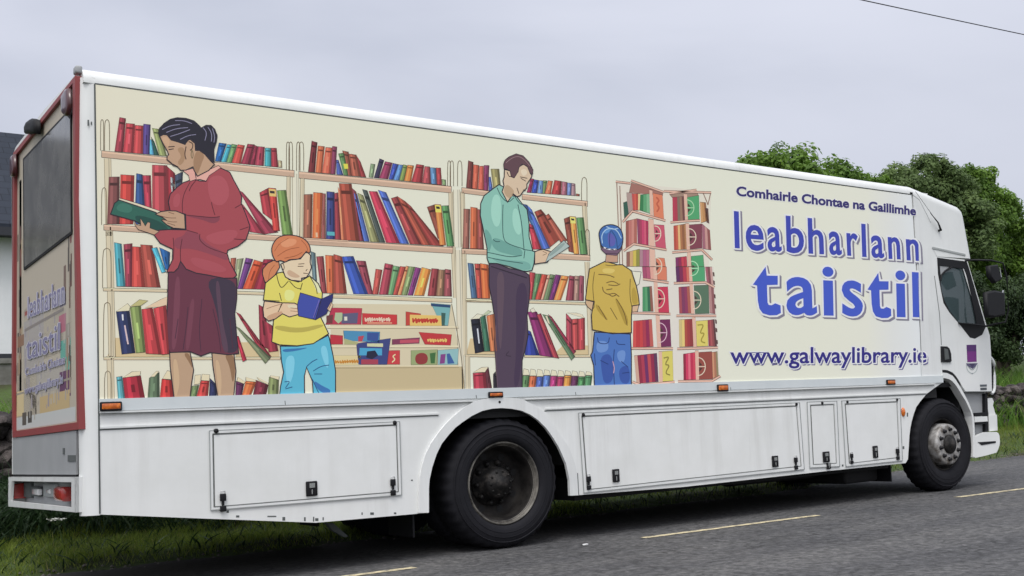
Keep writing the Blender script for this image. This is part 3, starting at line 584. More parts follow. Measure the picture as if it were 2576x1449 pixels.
# ------------------------------------------------------------------ the printed mural
PS = lambda u, v, o: S(u, v, o)
pr = Print(PS, -.0030)
EDGE_T = lambda u: 211.2 + (u - 238.5) * .13571
EDGE_B = lambda u: 1007.2 - (u - 248.5) * .02700
for (ua, ca), (ub, cb) in zip([(240, 'dcd5bf'), (700, 'e0d9c4'), (1500, 'e3dcc8'), (2050, 'e3dcc9'), (2180, 'dfdacb'), (2250, 'd6d7d3')], [(700, 'e0d9c4'), (1500, 'e3dcc8'), (2050, 'e3dcc9'), (2180, 'dfdacb'), (2250, 'd6d7d3'), (2318, 'd7dadb')]):
    k = lambda u: u + (0 if u > 300 else 0)
    a, b_, c, d_ = (ua, EDGE_T(ua) + 1), (ub, EDGE_T(ub) + 1), (ub + (3 if ub > 2300 else 0), EDGE_B(ub)), (ua + (10 if ua < 300 else 0), EDGE_B(ua))
    if ub > 2300: b_ = (2293, EDGE_T(2293) + 1)
    pr.poly([a, b_, c, d_], None, 0, [ca, cb, cb, ca])
mural = pr.build('mural_panel', truck)

BK = Print(PS, -.0034)
INK = '3a2a28'
def bandp(tile, col, x0, y0, x1, y1, th, x2=None, lev=2):
    dx = 8; BK.P(tile, INK, x0, y0 - 5, x1, y1 - 5, x1, y1 + th + 4, x0, y0 + th + 4, lev=lev)
    BK.P(tile, col, x0 + 4, y0, x1 - 4, y1, x1 - 4, y1 + th, x0 + 4, y0 + th, lev=lev + 1)
    BK.P(tile, shade(col, 1.13), x0 + 4, y0, x1 - 4, y1, x1 - 4, y1 + th * .32, x0 + 4, y0 + th * .32, lev=lev + 2)
def shr(q, k):                                       # shrink a polygon a little towards its middle
    cx = sum(p[0] for p in q) / len(q); cy = sum(p[1] for p in q) / len(q); out = []
    for x, y in q:
        l = math.hypot(x - cx, y - cy) + 1e-6; f = max(0, 1 - k / l); out.append((cx + (x - cx) * f, cy + (y - cy) * f))
    return out
def book(tile, col, *xy, lev=5, hl=True):            # tl, tr, br, bl
    q = BK.pts(tile, xy); BK.poly(q, INK, lev); q2 = shr(q, 1.0); BK.poly(q2, col, lev + 1)
    if hl and len(q2) == 4:
        tl, tr, br, bl = q2
        def st(a, b, c, l): BK.poly([lerp2(tl, tr, a), lerp2(tl, tr, b), lerp2(bl, br, b), lerp2(bl, br, a)], c, l)
        st(.18, .42, shade(col, 1.22), lev + 2); st(.76, 1, shade(col, .72), lev + 2)
        h = random.random()
        if h < .45: BK.poly([lerp2(lerp2(tl, bl, .12), lerp2(tr, br, .12), .1), lerp2(lerp2(tl, bl, .12), lerp2(tr, br, .12), .9), lerp2(lerp2(tl, bl, .18), lerp2(tr, br, .18), .9), lerp2(lerp2(tl, bl, .18), lerp2(tr, br, .18), .1)], shade(col, .6), lev + 3)
        if h > .3: BK.poly([lerp2(lerp2(tl, bl, .35), lerp2(tr, br, .35), .38), lerp2(lerp2(tl, bl, .35), lerp2(tr, br, .35), .58), lerp2(lerp2(tl, bl, .7), lerp2(tr, br, .7), .58), lerp2(lerp2(tl, bl, .7), lerp2(tr, br, .7), .38)], shade(col, random.choice([1.45, .7, 1.3])), lev + 3)
def row(tile, base, *bs):
    x0, y0, x1, y1 = base; yb = lambda x: y0 + (y1 - y0) * (x - x0) / (x1 - x0)
    for c, a, b, d, e, f, g in bs: book(tile, c, a, b, d, e, g, yb(g), f, yb(f))
def post(tile, x0, y0, x1, y1, wd, col='cfc3a6'):    # shelf upright with drawn lines
    BK.P(tile, '8c7c62', x0 - wd / 2 - 5, y0, x0 + wd / 2 + 5, y0, x1 + wd / 2 + 5, y1, x1 - wd / 2 - 5, y1, lev=1)
    BK.P(tile, col, x0 - wd / 2, y0, x0 + wd / 2, y0, x1 + wd / 2, y1, x1 - wd / 2, y1, lev=2)
    BK.P(tile, shade(col, .86), x0 + wd * .1, y0, x0 + wd * .3, y0, x1 + wd * .3, y1, x1 + wd * .1, y1, lev=3)
def hoop(tile, x0, x1, yt, yb): BK.Ln(tile, 1.6, '6c5c46', x0, yb, x0, yt + 25, (x0 + x1) / 2 - 6, yt, (x0 + x1) / 2 + 6, yt, x1, yt + 25, x1, yb, lev=4)
# uprights
for t, x, y0, y1 in (('a', 170, 520, 1300), ('b', 188, 20, 1300), ('c', 196, 900, 1340)): post(t, x, y0, x + (y1 - y0) * .022, y1, 62)
for x0, x1 in ((100, 130), (140, 190)): hoop('a', x0, x1, 130, 440)
hoop('a', 110, 160, 815, 1190); hoop('b', 120, 205, 190, 590); hoop('c', 130, 205, 360, 910); hoop('c', 140, 205, 1050, 1345)
for x0, x1 in ((38, 70), (62, 100), (140, 175), (165, 212)): hoop('d', x0, x1, 140, 430)
for x0, x1 in ((1660, 1690), (1685, 1720), (1760, 1805)): hoop('d', x0, x1, 330, 585)
for x in (62, 200): post('d', x, 470, x - 8, 1110, 34)
for x in (130,): post('d', x, 460, x + 4, 1110, 60, 'dcd6c0')
for x in (1690, 1810): post('d', x, 640, x + 10, 1200, 34)
post('d', 1750, 620, 1760, 1200, 60, 'dcd6c0'); post('e', 1715, -120, 1740, 420, 36); post('e', 1825, -120, 1835, 1000, 36); post('e', 1770, -60, 1800, 1370, 56, 'd8d0b8'); post('e', 1860, 1000, 1866, 1360, 40)
post('f', 1318, 590, 1345, 1120, 40); hoop('f', 1290, 1345, 335, 570); hoop('f', 1325, 1372, 860, 1130); post('g', 1345, 60, 1360, 450, 40); post('g', 1370, 480, 1385, 1000, 46)
# shelves
W1, W2 = 'c2a48c', 'cdbb9c'
bandp('a', W1, 108, 445, 2050, 645, 62); bandp('a', W1, 130, 1188, 2600, 1345, 52)
bandp('d', W1, 160, 440, 1700, 590, 62); bandp('d', W1, 190, 1112, 1715, 1205, 56); bandp('d', W1, 1800, 602, 2150, 645, 50); bandp('d', W1, 1800, 1215, 2080, 1228, 48)
bandp('f', W1, 690, 508, 1352, 578, 48); bandp('f', W1, 800, 1092, 1378, 1122, 52)
bandp('b', W2, 125, 592, 770, 606, 26); bandp('b', W2, 1470, 625, 1900, 640, 26); bandp('e', W2, 470, 386, 1705, 432, 34); bandp('e', W2, 1840, 430, 2140, 440, 26)
BK.P('c', 'cdb88e', 165, 915, 235, 715, 800, 720, 800, 915, lev=1); BK.P('c', 'cdb88e', 1460, 915, 1460, 760, 1900, 760, 1900, 915, lev=1)
bandp('c', W2, 130, 912, 1910, 912, 24)
bandp('g', W2, 120, 438, 400, 446, 22); bandp('g', W2, 760, 452, 1345, 470, 22); BK.P('g', 'cdb88e', 130, 990, 170, 830, 420, 830, 420, 990, lev=1); BK.P('g', 'cdb88e', 1000, 1000, 1100, 900, 1380, 900, 1400, 1000, lev=1); bandp('g', W2, 118, 992, 430, 998, 20); bandp('g', W2, 715, 1000, 1400, 998, 20)
# books, first bay
row('a', (100, 438, 770, 500), ('8c3a44', 290, 105, 355, 118, 240, 325), ('b0434a', 355, 165, 445, 172, 325, 428), ('b8484a', 445, 185, 530, 190, 428, 525), ('54437c', 530, 172, 604, 180, 525, 592), ('58a0c2', 592, 330, 612, 330, 592, 640), ('2a5048', 608, 300, 640, 350, 640, 690), ('8a9460', 618, 215, 690, 225, 690, 770))
row('a', (1230, 548, 1900, 612), ('2a5a90', 1290, 362, 1370, 372, 1250, 1310), ('4aa0b0', 1375, 378, 1420, 382, 1310, 1365), ('6a9060', 1420, 374, 1475, 384, 1365, 1420), ('c05048', 1480, 378, 1552, 390, 1420, 1510), ('8c3848', 1578, 374, 1650, 380, 1510, 1600), ('7c3040', 1650, 385, 1682, 400, 1600, 1650), ('9a4050', 1682, 398, 1752, 405, 1650, 1742), ('4a9aa0', 1755, 413, 1815, 415, 1748, 1818), ('963a44', 1815, 415, 1872, 415, 1818, 1888), ('b0a080', 1885, 540, 1925, 545, 1890, 1928))
row('a', (150, 1182, 900, 1186), ('7a4a48', 182, 706, 292, 704, 165, 290), ('b8443e', 300, 682, 440, 690, 290, 430), ('34507e', 460, 670, 522, 682, 440, 560), ('a03a4a', 522, 690, 605, 690, 560, 620), ('a8484e', 618, 585, 770, 590, 620, 785), ('8a3038', 770, 600, 850, 670, 785, 830), ('a0a4a4', 795, 700, 840, 720, 830, 870), ('40485a', 845, 690, 930, 650, 870, 900))
book('a', '8a3848', 1490, 840, 1530, 860, 1890, 1265, 1740, 1285); book('a', '9a3c4a', 1510, 960, 1545, 1000, 1760, 1285, 1600, 1260, lev=8)
book('a', 'a03c44', 1698, 865, 1790, 815, 1850, 1160, 1730, 1070); book('a', 'bc443e', 1788, 815, 1866, 822, 1905, 1250, 1836, 1250, lev=8); BK.P('a', 'd8b870', 1792, 825, 1862, 832, 1868, 905, 1800, 900, lev=12); BK.P('a', '3a3030', 1800, 845, 1850, 850, 1852, 875, 1805, 870, lev=13)
book('a', '708c50', 1874, 842, 1966, 838, 2034, 1290, 1928, 1290, lev=8)
row('b', (230, 575, 760, 588), ('4a94a0', 235, 130, 312, 145, 260, 350), ('8a3a48', 330, 150, 420, 140, 350, 415), ('bc4a44', 420, 172, 502, 176, 410, 545), ('9a4a40', 500, 152, 622, 160, 545, 705))
book('b', '50a4bc', 612, 190, 670, 180, 760, 430, 715, 440, lev=9); book('b', '2a5a90', 690, 180, 800, 230, 790, 420, 750, 400, lev=13)
row('b', (1400, 598, 1800, 606), ('a05a4a', 1410, 290, 1465, 285, 1400, 1440), ('8a9070', 1470, 300, 1540, 290, 1440, 1475), ('6a4078', 1560, 285, 1636, 300, 1475, 1530), ('c85438', 1645, 305, 1735, 330, 1530, 1640), ('8a3040', 1740, 300, 1835, 300, 1640, 1790))
book('c', 'd8d0b0', 255, 452, 372, 368, 400, 400, 390, 445, hl=False); book('c', '2c3456', 255, 450, 392, 442, 450, 870, 312, 884); BK.P('c', 'd8d8e0', 312, 480, 328, 478, 332, 540, 318, 542, lev=10); BK.P('c', 'd0b8b8', 335, 590, 350, 588, 385, 780, 368, 780, lev=10)
book('c', 'b8b078', 395, 402, 490, 330, 580, 342, 505, 395, hl=False, lev=8); book('c', '7c8c54', 394, 408, 505, 390, 552, 862, 455, 870, lev=9)
book('c', 'dcc0a0', 548, 415, 700, 330, 775, 300, 770, 400, hl=False); book('c', 'ae3e42', 512, 428, 622, 412, 722, 884, 555, 876, lev=13); book('c', 'b44246', 628, 420, 760, 385, 790, 880, 715, 888, lev=17)
book('c', '8a343e', 1462, 455, 1510, 480, 1820, 905, 1740, 905); book('c', '6c7458', 1450, 590, 1500, 620, 1815, 915, 1758, 978, lev=9); book('c', 'a03040', 1455, 690, 1490, 700, 1572, 940, 1530, 958, lev=13)
book('c', '84323e', 1690, 380, 1745, 410, 1830, 850, 1700, 790); book('c', '8e3642', 1745, 540, 1840, 600, 1890, 850, 1790, 862, lev=9)
row('c', (250, 1335, 1900, 1296), ('5a98a0', 258, 1110, 318, 1100, 275, 345), ('a22e3c', 322, 1118, 505, 1095, 345, 548), ('5a6c54', 588, 1120, 692, 1060, 572, 695), ('b83a38', 715, 1130, 815, 1140, 695, 835), ('6a7c54', 1020, 1200, 1092, 1190, 1000, 1062), ('b84440', 1110, 1145, 1195, 1150, 1062, 1180), ('2c3050', 1200, 1120, 1260, 1180, 1190, 1270), ('5c3050', 1462, 1150, 1545, 1180, 1455, 1520), ('cc6c40', 1560, 1150, 1668, 1160, 1520, 1610), ('6c2c38', 1665, 1140, 1790, 1190, 1630, 1765), ('7a8458', 1795, 1110, 1895, 1140, 1780, 1890))
for q in ((322, 1118, 415, 1055, 505, 1052, 500, 1092), (600, 1110, 660, 1050, 690, 1050, 640, 1110), (720, 1130, 770, 1045, 800, 1050, 810, 1135), (1110, 1145, 1120, 1080, 1200, 1085, 1195, 1150), (1040, 1190, 1050, 1090, 1110, 1085, 1100, 1180), (1470, 1150, 1480, 1110, 1560, 1160, 1545, 1180), (1560, 1150, 1560, 1110, 1660, 1140, 1668, 1160), (1690, 1140, 1670, 1110, 1790, 1170, 1790, 1190), (1800, 1110, 1810, 1095, 1900, 1105, 1895, 1140)): book('c', 'e0ceac', *q, hl=False, lev=10)
# second bay
row('d', (150, 432, 850, 498), ('6c3034', 292, 128, 350, 145, 255, 325), ('c06848', 355, 178, 424, 185, 328, 396), ('cc6650', 432, 192, 502, 198, 396, 482), ('7c3c54', 500, 182, 548, 188, 482, 532), ('4c5c98', 540, 320, 562, 320, 540, 612), ('5a7c50', 560, 258, 620, 248, 615, 662), ('8a5040', 600, 225, 665, 240, 655, 695), ('a05a48', 665, 258, 742, 268, 695, 785), ('8c3c3c', 742, 275, 782, 335, 785, 842))
BK.P('d', 'd4cc50', 610, 360, 655, 360, 660, 410, 622, 412, lev=11)
row('d', (860, 495, 1650, 580), ('7a8c6c', 885, 358, 932, 365, 866, 912), ('38344a', 975, 305, 1022, 325, 918, 968), ('8a3c58', 1030, 335, 1105, 350, 968, 1062), ('3c4c98', 1108, 352, 1165, 365, 1066, 1112), ('5c84b8', 1165, 366, 1214, 372, 1112, 1172), ('7a8c50', 1214, 366, 1258, 378, 1172, 1222), ('d08048', 1258, 370, 1322, 378, 1222, 1292), ('9c3c40', 1345, 362, 1424, 374, 1292, 1402), ('a04c50', 1428, 384, 1482, 388, 1402, 1492), ('5a7ca0', 1482, 396, 1542, 400, 1492, 1552), ('9c4044', 1542, 398, 1592, 400, 1552, 1604), ('7c9468', 1600, 515, 1642, 520, 1610, 1645))
row('d', (200, 1104, 1720, 1196), ('8c5a48', 212, 668, 302, 664, 206, 294), ('cc6a40', 308, 646, 402, 652, 298, 388), ('8c5450', 402, 658, 434, 660, 390, 434), ('3c4478', 442, 636, 522, 644, 436, 526), ('8c3c44', 520, 656, 558, 648, 526, 590), ('d07858', 556, 590, 580, 640, 588, 622), ('9a4c3c', 566, 556, 694, 560, 620, 772), ('7a3c44', 692, 598, 742, 642, 772, 822), ('5068a8', 706, 650, 750, 664, 806, 876), ('8a8a60', 752, 650, 812, 678, 882, 972), ('48504c', 800, 615, 852, 628, 972, 1034), ('b03c50', 866, 635, 952, 638, 1040, 1182), ('5068b0', 958, 622, 1042, 648, 1182, 1274), ('8c4040', 1090, 706, 1152, 688, 1280, 1402), ('a05040', 1148, 682, 1232, 735, 1402, 1492), ('8a3c38', 1232, 735, 1292, 788, 1492, 1622))
BK.P('d', '5aa8b0', 446, 1042, 522, 1046, 524, 1084, 448, 1080, lev=11); BK.P('d', 'e0b490', 330, 1052, 352, 1052, 355, 1100, 334, 1100, lev=11)
book('d', '7a4438', 1452, 795, 1532, 768, 1612, 1130, 1560, 1110); book('d', 'd08048', 1528, 766, 1594, 770, 1644, 1180, 1580, 1180, lev=9); BK.P('d', 'e0d060', 1532, 775, 1588, 778, 1598, 850, 1540, 848, lev=13); BK.P('d', '302828', 1542, 788, 1580, 792, 1582, 815, 1546, 812, lev=14); book('d', '5a8a58', 1598, 782, 1672, 778, 1728, 1190, 1652, 1190, lev=9)
row('e', (300, 372, 1710, 408), ('5a6c70', 282, -50, 330, -30, 310, 352), ('8c4448', 338, 5, 412, 0, 390, 444), ('d06c48', 428, -10, 514, -5, 444, 514), ('9c4c40', 512, -20, 600, 5, 514, 648), ('3c54a0', 590, 5, 712, 0, 712, 862), ('8c4450', 738, 45, 836, 50, 852, 912), ('a85048', 935, 130, 1004, 138, 900, 962), ('9c4450', 1028, 72, 1112, 88, 966, 1062), ('6c9468', 1110, 95, 1182, 108, 1056, 1112), ('a84c44', 1182, 102, 1242, 108, 1106, 1156), ('d88c60', 1240, 98, 1268, 104, 1152, 1194), ('7c8c60', 1266, 104, 1334, 110, 1194, 1254), ('7a3c70', 1336, 110, 1394, 124, 1258, 1312), ('e09048', 1400, 112, 1494, 136, 1320, 1424), ('8c4044', 1498, 124, 1572, 130, 1458, 1544), ('8c6c54', 1570, 136, 1634, 138, 1544, 1622), ('8c4c50', 1632, 130, 1694, 138, 1622, 1704))
# magazine racks
BK.P('e', 'cfc3a4', 470, 480, 1705, 490, 1790, 1105, 500, 1105, lev=1)
for y0, y1 in ((705, 705), (900, 900), (1105, 1100)): BK.P('e', 'dccfae', 450, y0, 1770, y1, 1770, y1 + 20, 450, y0 + 22, lev=2); BK.Ln('e', 1.2, '8c7c62', 450, y0 + 24, 1775, y1 + 22, lev=3)
BK.P('e', 'bfae88', 505, 1112, 1812, 1112, 1826, 1368, 520, 1388, lev=3); BK.Ln('e', 1.6, '6c5c46', 1700, 480, 1800, 1000, 1830, 1365, lev=4)
def mag(col, *xy): BK.P('e', INK, *xy, lev=5); BK.poly(shr(BK.pts('e', xy), .8), col, 6)
def scr(col, x0, y0, x1, y1, n, h, lev=8, wd=3.0):   # printed title: separate hooked strokes
    for k in range(n):
        x = x0 + (x1 - x0) * k / n; y = y0 + (y1 - y0) * k / n; d = (x1 - x0) / n; q = random.uniform(.6, 1)
        BK.Ln('e', wd, col, x, y - h * q, x + d * .1, y + h * q * .8, x + d * .55, y + h * random.uniform(-.3, .9), x + d * .5, y - h * random.uniform(0, .7), lev=lev)
mag('b0384c', 495, 520, 800, 525, 790, 690, 430, 690); BK.P('e', '5c5874', 600, 580, 760, 570, 750, 680, 590, 680, lev=7); BK.P('e', 'a8b890', 530, 570, 600, 570, 610, 640, 560, 680, 520, 640, lev=7); BK.P('e', 'd8d0c0', 620, 610, 650, 610, 650, 650, 620, 650, lev=8); BK.P('e', '6c3c3c', 440, 600, 510, 590, 500, 680, 440, 680, lev=7)
mag('c03a3c', 800, 575, 1152, 590, 1152, 690, 800, 690); scr('e8c0a8', 830, 640, 1090, 640, 11, 24); BK.P('e', 'd8a080', 850, 668, 1100, 668, 1100, 680, 850, 680, lev=7)
mag('b8443a', 1238, 558, 1390, 580, 1400, 700, 1238, 700); mag('74a8a8', 1490, 472, 1692, 490, 1665, 702, 1600, 702); BK.P('e', '2c4468', 1492, 478, 1688, 494, 1684, 520, 1494, 504, lev=7); BK.P('e', '3c5c54', 1596, 570, 1640, 575, 1630, 700, 1600, 700, lev=7)
BK.P('e', 'e2b868', 1280, 590, 1595, 600, 1600, 702, 1280, 702, lev=8); scr('b83c30', 1310, 650, 1570, 650, 9, 28, 9, 4)
mag('b4343e', 478, 790, 606, 800, 606, 890, 478, 890); mag('4c88ac', 610, 750, 980, 762, 975, 870, 620, 850); BK.P('e', '38508c', 850, 770, 970, 770, 960, 860, 850, 850, lev=7); BK.P('e', 'b04454', 760, 810, 820, 800, 800, 860, 760, 860, lev=7); BK.P('e', 'a8a878', 620, 830, 760, 870, 750, 890, 620, 890, lev=7)
mag('7c3c54', 1100, 838, 1380, 820, 1375, 880, 1100, 892); BK.P('e', 'b85060', 1180, 845, 1370, 838, 1370, 870, 1180, 878, lev=7); mag('b8383c', 1368, 765, 1702, 790, 1690, 900, 1430, 890); scr('e8b868', 1460, 850, 1660, 850, 8, 22)
mag('d4c494', 500, 1000, 790, 1000, 780, 1098, 510, 1100); scr('c08030', 530, 1065, 770, 1060, 10, 22); mag('3c4478', 740, 880, 1088, 826, 1050, 1094, 760, 1094); BK.P('e', '4c9cc0', 775, 925, 1000, 930, 1000, 1000, 770, 1000, lev=7); BK.P('e', '25263c', 850, 960, 930, 950, 960, 1000, 900, 1040, 840, 1020, lev=8); BK.P('e', 'a04050', 790, 1040, 960, 1040, 960, 1090, 790, 1090, lev=7); BK.P('e', 'c8c8a0', 850, 880, 1010, 880, 1010, 915, 850, 910, lev=7)
mag('c04044', 1068, 950, 1180, 948, 1180, 1092, 1050, 1092); BK.Ln('e', 3, 'e8d0a0', 1135, 990, 1105, 1010, 1135, 1040, 1100, 1070, lev=8); mag('94a070', 1290, 950, 1560, 940, 1555, 1096, 1290, 1096); BK.P('e', '8c3838', 1330, 1000, 1390, 970, 1450, 985, 1465, 1040, 1440, 1090, 1340, 1090, lev=7, smooth=True); BK.P('e', '40683c', 1480, 980, 1540, 970, 1530, 1080, 1490, 1080, lev=7); mag('8cb4b4', 1560, 948, 1772, 930, 1762, 1094, 1560, 1096); BK.P('e', '80407c', 1590, 990, 1640, 985, 1630, 1080, 1580, 1085, lev=7); BK.P('e', '3c5c94', 1650, 985, 1680, 980, 1730, 1080, 1660, 1085, lev=7)
# third bay
row('f', (110, 438, 490, 490), ('6c3c38', 150, 165, 202, 182, 128, 190), ('b85c48', 202, 205, 262, 214, 190, 246), ('c25c4c', 264, 222, 306, 220, 248, 306), ('7c3c5c', 308, 212, 362, 214, 306, 352), ('4c5c94', 356, 330, 376, 330, 356, 402), ('8c8458', 376, 250, 462, 250, 405, 484))
row('f', (730, 488, 1280, 526), ('8c3454', 780, 345, 812, 352, 738, 782), ('3c4c98', 812, 356, 862, 364, 784, 842), ('6c8cb8', 864, 366, 906, 368, 844, 900), ('6c8454', 904, 366, 948, 368, 898, 922), ('c87050', 954, 366, 1002, 372, 920, 982), ('9c3c3c', 1018, 362, 1092, 374, 984, 1082), ('9c6470', 1094, 376, 1146, 384, 1084, 1142), ('6c7ca8', 1146, 388, 1192, 394, 1142, 1184), ('9c7c80', 1190, 392, 1228, 400, 1184, 1232), ('8c4c40', 1235, 498, 1272, 504, 1235, 1272))
row('f', (90, 1050, 350, 1060), ('8c5c50', 103, 652, 168, 654, 94, 162), ('c06444', 172, 632, 244, 642, 168, 242), ('8a4a44', 242, 655, 282, 660, 242, 310))
book('f', '3c5880', 690, 600, 740, 610, 960, 1055, 890, 1060); book('f', '5068b0', 740, 610, 790, 660, 975, 1050, 905, 1060, lev=9); book('f', 'a83c48', 755, 800, 800, 810, 890, 1060, 800, 1062); book('f', '8c4438', 815, 682, 882, 655, 1110, 930, 960, 1050, lev=9); book('f', 'a05848', 925, 722, 960, 700, 1150, 970, 1080, 990, lev=13)
book('f', '7c4438', 1112, 752, 1172, 728, 1226, 1100, 1160, 1080); book('f', 'e09850', 1170, 726, 1232, 730, 1268, 1108, 1214, 1108, lev=9); BK.P('f', 'e0d474', 1174, 735, 1226, 738, 1232, 800, 1180, 798, lev=13); BK.P('f', '302828', 1184, 748, 1216, 752, 1218, 770, 1188, 768, lev=14); book('f', '5c8454', 1236, 740, 1312, 738, 1354, 1112, 1276, 1112, lev=9)
row('g', (140, 424, 1320, 452), ('4c6480', 143, 68, 204, 76, 180, 242), ('a84c44', 212, 75, 272, 78, 240, 292), ('cc6a40', 268, 72, 352, 86, 290, 372), ('a84448', 765, 160, 826, 168, 764, 790), ('5c7c58', 826, 176, 892, 180, 790, 824), ('b04c40', 888, 180, 952, 188, 822, 882), ('e0a088', 948, 186, 976, 190, 880, 904), ('6c7c5c', 972, 182, 1024, 190, 902, 962), ('6c3464', 1028, 184, 1086, 194, 960, 1012), ('e08c50', 1088, 194, 1166, 204, 1010, 1084), ('8c4450', 1168, 194, 1222, 204, 1130, 1212), ('9c7c70', 1220, 198, 1272, 202, 1210, 1262), ('8c4c58', 1270, 194, 1316, 202, 1260, 1314))
book('g', 'd8d4bc', 180, 636, 240, 580, 300, 590, 262, 632, hl=False); book('g', '22242e', 175, 638, 268, 630, 312, 962, 218, 982); BK.P('g', 'd0d4e0', 236, 730, 250, 730, 266, 880, 254, 880, lev=10); book('g', 'b8c0a0', 268, 620, 350, 545, 385, 560, 325, 600, hl=False, lev=8); book('g', '3c6450', 270, 618, 322, 590, 376, 960, 312, 962, lev=9); book('g', 'b8704c', 334, 600, 412, 580, 440, 960, 374, 962, lev=13)
book('g', '34408c', 740, 740, 780, 760, 868, 1002, 720, 1000); book('g', '7c3060', 745, 560, 842, 560, 1016, 1022, 868, 1002, lev=9); book('g', 'e0d4c0', 770, 540, 806, 520, 830, 560, 790, 572, hl=False, lev=13); book('g', '9c4048', 840, 590, 882, 575, 1066, 1032, 1004, 1020, lev=13); book('g', '5c7458', 896, 585, 958, 600, 1226, 1012, 1188, 1052, lev=13); book('g', 'd8ccb0', 925, 600, 942, 596, 975, 690, 955, 680, hl=False, lev=17); book('g', '7c3040', 950, 582, 990, 610, 1236, 960, 1210, 990, lev=9)
book('g', 'e0d0b4', 1140, 570, 1240, 572, 1300, 590, 1320, 625, hl=False); book('g', '9c4450', 1134, 574, 1196, 640, 1204, 946, 1136, 900, lev=9); book('g', 'b04c4c', 1192, 636, 1258, 628, 1262, 945, 1202, 948, lev=9); book('g', 'a84448', 1256, 632, 1324, 620, 1326, 942, 1260, 946, lev=9)
book('g', 'e0d0b0', 198, 1172, 285, 1118, 352, 1116, 322, 1170, hl=False); book('g', 'a03a48', 196, 1178, 324, 1168, 342, 1344, 204, 1354); book('g', '5c3038', 322, 1168, 354, 1118, 392, 1340, 342, 1344, lev=9); book('g', '2c2830', 400, 1190, 425, 1160, 440, 1340, 402, 1340)
for k, c in enumerate(['5c7c54', 'c06848', '4c5c98', '5a74b0', '9c3c6c', '9c3c5c', 'd08c48', '5c3450', '4c7c50', '54845c']):
    x = 690 + k * 70; book('g', 'ddd4b8', x + 8, 1200 + (k % 3) * 6, x + 18, 1132 + k * 3, x + 66, 1142 + k * 3, x + 78, 1200 + (k % 3) * 6, hl=False); book('g', c, x + 8, 1202 + (k % 3) * 6, x + 80, 1202 + (k % 3) * 6, x + 64, 1328, x - 4, 1332, lev=9)
BK.build('bookshelf_print', mural)

# ---- book carousel
CA = Print(PS, -.0034); WOOD = 'd8b09c'
def bx(tile, col, *xy, lev=4): CA.P(tile, '4a3430', *xy, lev=lev); CA.poly(shr(CA.pts(tile, xy), .9), col, lev + 1)
def stripes(tile, x0, y0, x1, y1, x2, y2, x3, y3, cols, lev=4):
    tl, tr, br, bl = (x0, y0), (x1, y1), (x2, y2), (x3, y3); n = len(cols)
    for k, c in enumerate(cols):
        a, b, d, e = lerp2(tl, tr, k / n), lerp2(tl, tr, (k + 1) / n), lerp2(bl, br, (k + 1) / n), lerp2(bl, br, k / n); bx(tile, c, *a, *b, *d, *e, lev=lev)
def wheelmark(tile, cx, cy, rx, ry, col='e0ccb4', lev=8):
    CA.Ln(tile, 2.2, col, *[c for k in range(13) for c in (cx + rx * math.cos(-1.7 + k * .285), cy + ry * math.sin(-1.7 + k * .285))], lev=lev); CA.Ln(tile, 2, col, cx - rx * .1, cy, cx + rx, cy, lev=lev)
    CA.P(tile, '4a3430', cx + rx * .1, cy - ry * .55, cx + rx * .55, cy - ry * .15, cx + rx * .1, cy - ry * .12, lev=lev); CA.P(tile, '4a3430', cx + rx * .1, cy + ry * .15, cx + rx * .6, cy + ry * .15, cx + rx * .1, cy + ry * .6, lev=lev)
def board(tile, *xy, wd=4.2, lev=9): CA.Ln(tile, wd + 1.6, '6c4a42', *xy, lev=lev, smooth=False); CA.Ln(tile, wd - .6, WOOD, *xy, lev=lev + 1, smooth=False)
CA.P('h', 'd8d2c2', 440, 160, 1880, 320, 1840, 1449, 500, 1449, lev=0)
bx('h', '9c6c60', 670, 180, 1150, 320, 1150, 380, 640, 330, lev=2); bx('h', '9c8070', 1250, 360, 1660, 300, 1700, 400, 1300, 420, lev=2)
bx('h', 'a89088', 600, 330, 690, 330, 700, 640, 620, 660, lev=2); bx('h', '34584a', 552, 480, 612, 460, 640, 670, 568, 745, lev=3)
stripes('h', 680, 340, 810, 345, 800, 600, 700, 600, ['b8504c', 'cc5c4c', 'b04c40', 'e0c490']); stripes('h', 810, 360, 945, 345, 955, 650, 800, 600, ['38784c', '5c9c6c', '7cae84']); bx('h', WOOD, 945, 285, 992, 295, 1004, 700, 962, 680, lev=6); bx('h', 'd47c5c', 998, 335, 1145, 365, 1168, 745, 1010, 690); CA.Ln('h', 4, 'b85c44', 1050, 400, 1100, 450, 1050, 500, 1100, 560, 1060, 620, lev=7)
stripes('h', 590, 760, 760, 720, 760, 1100, 590, 1180, ['94544c', 'b87068', 'c48478', 'a86458']); stripes('h', 760, 720, 930, 760, 935, 1130, 770, 1100, ['8c4460', 'a04058', 'c04468', 'c85870', 'a03050']); bx('h', WOOD, 930, 720, 1010, 735, 1030, 1170, 945, 1140, lev=6); bx('h', 'c05468', 1012, 810, 1170, 820, 1200, 1200, 1040, 1160); wheelmark('h', 1035, 950, 85, 115)
stripes('h', 600, 1230, 800, 1180, 800, 1449, 600, 1449, ['8c6054', 'c8a074', 'c8b454', '8c8844']); stripes('h', 800, 1190, 945, 1190, 950, 1449, 800, 1449, ['a88088', 'a8607c', 'b0687c']); bx('h', WOOD, 945, 1170, 1030, 1190, 1045, 1449, 960, 1449, lev=6); bx('h', 'd0785c', 1045, 1310, 1175, 1320, 1195, 1449, 1050, 1449); wheelmark('h', 1040, 1440, 95, 125)
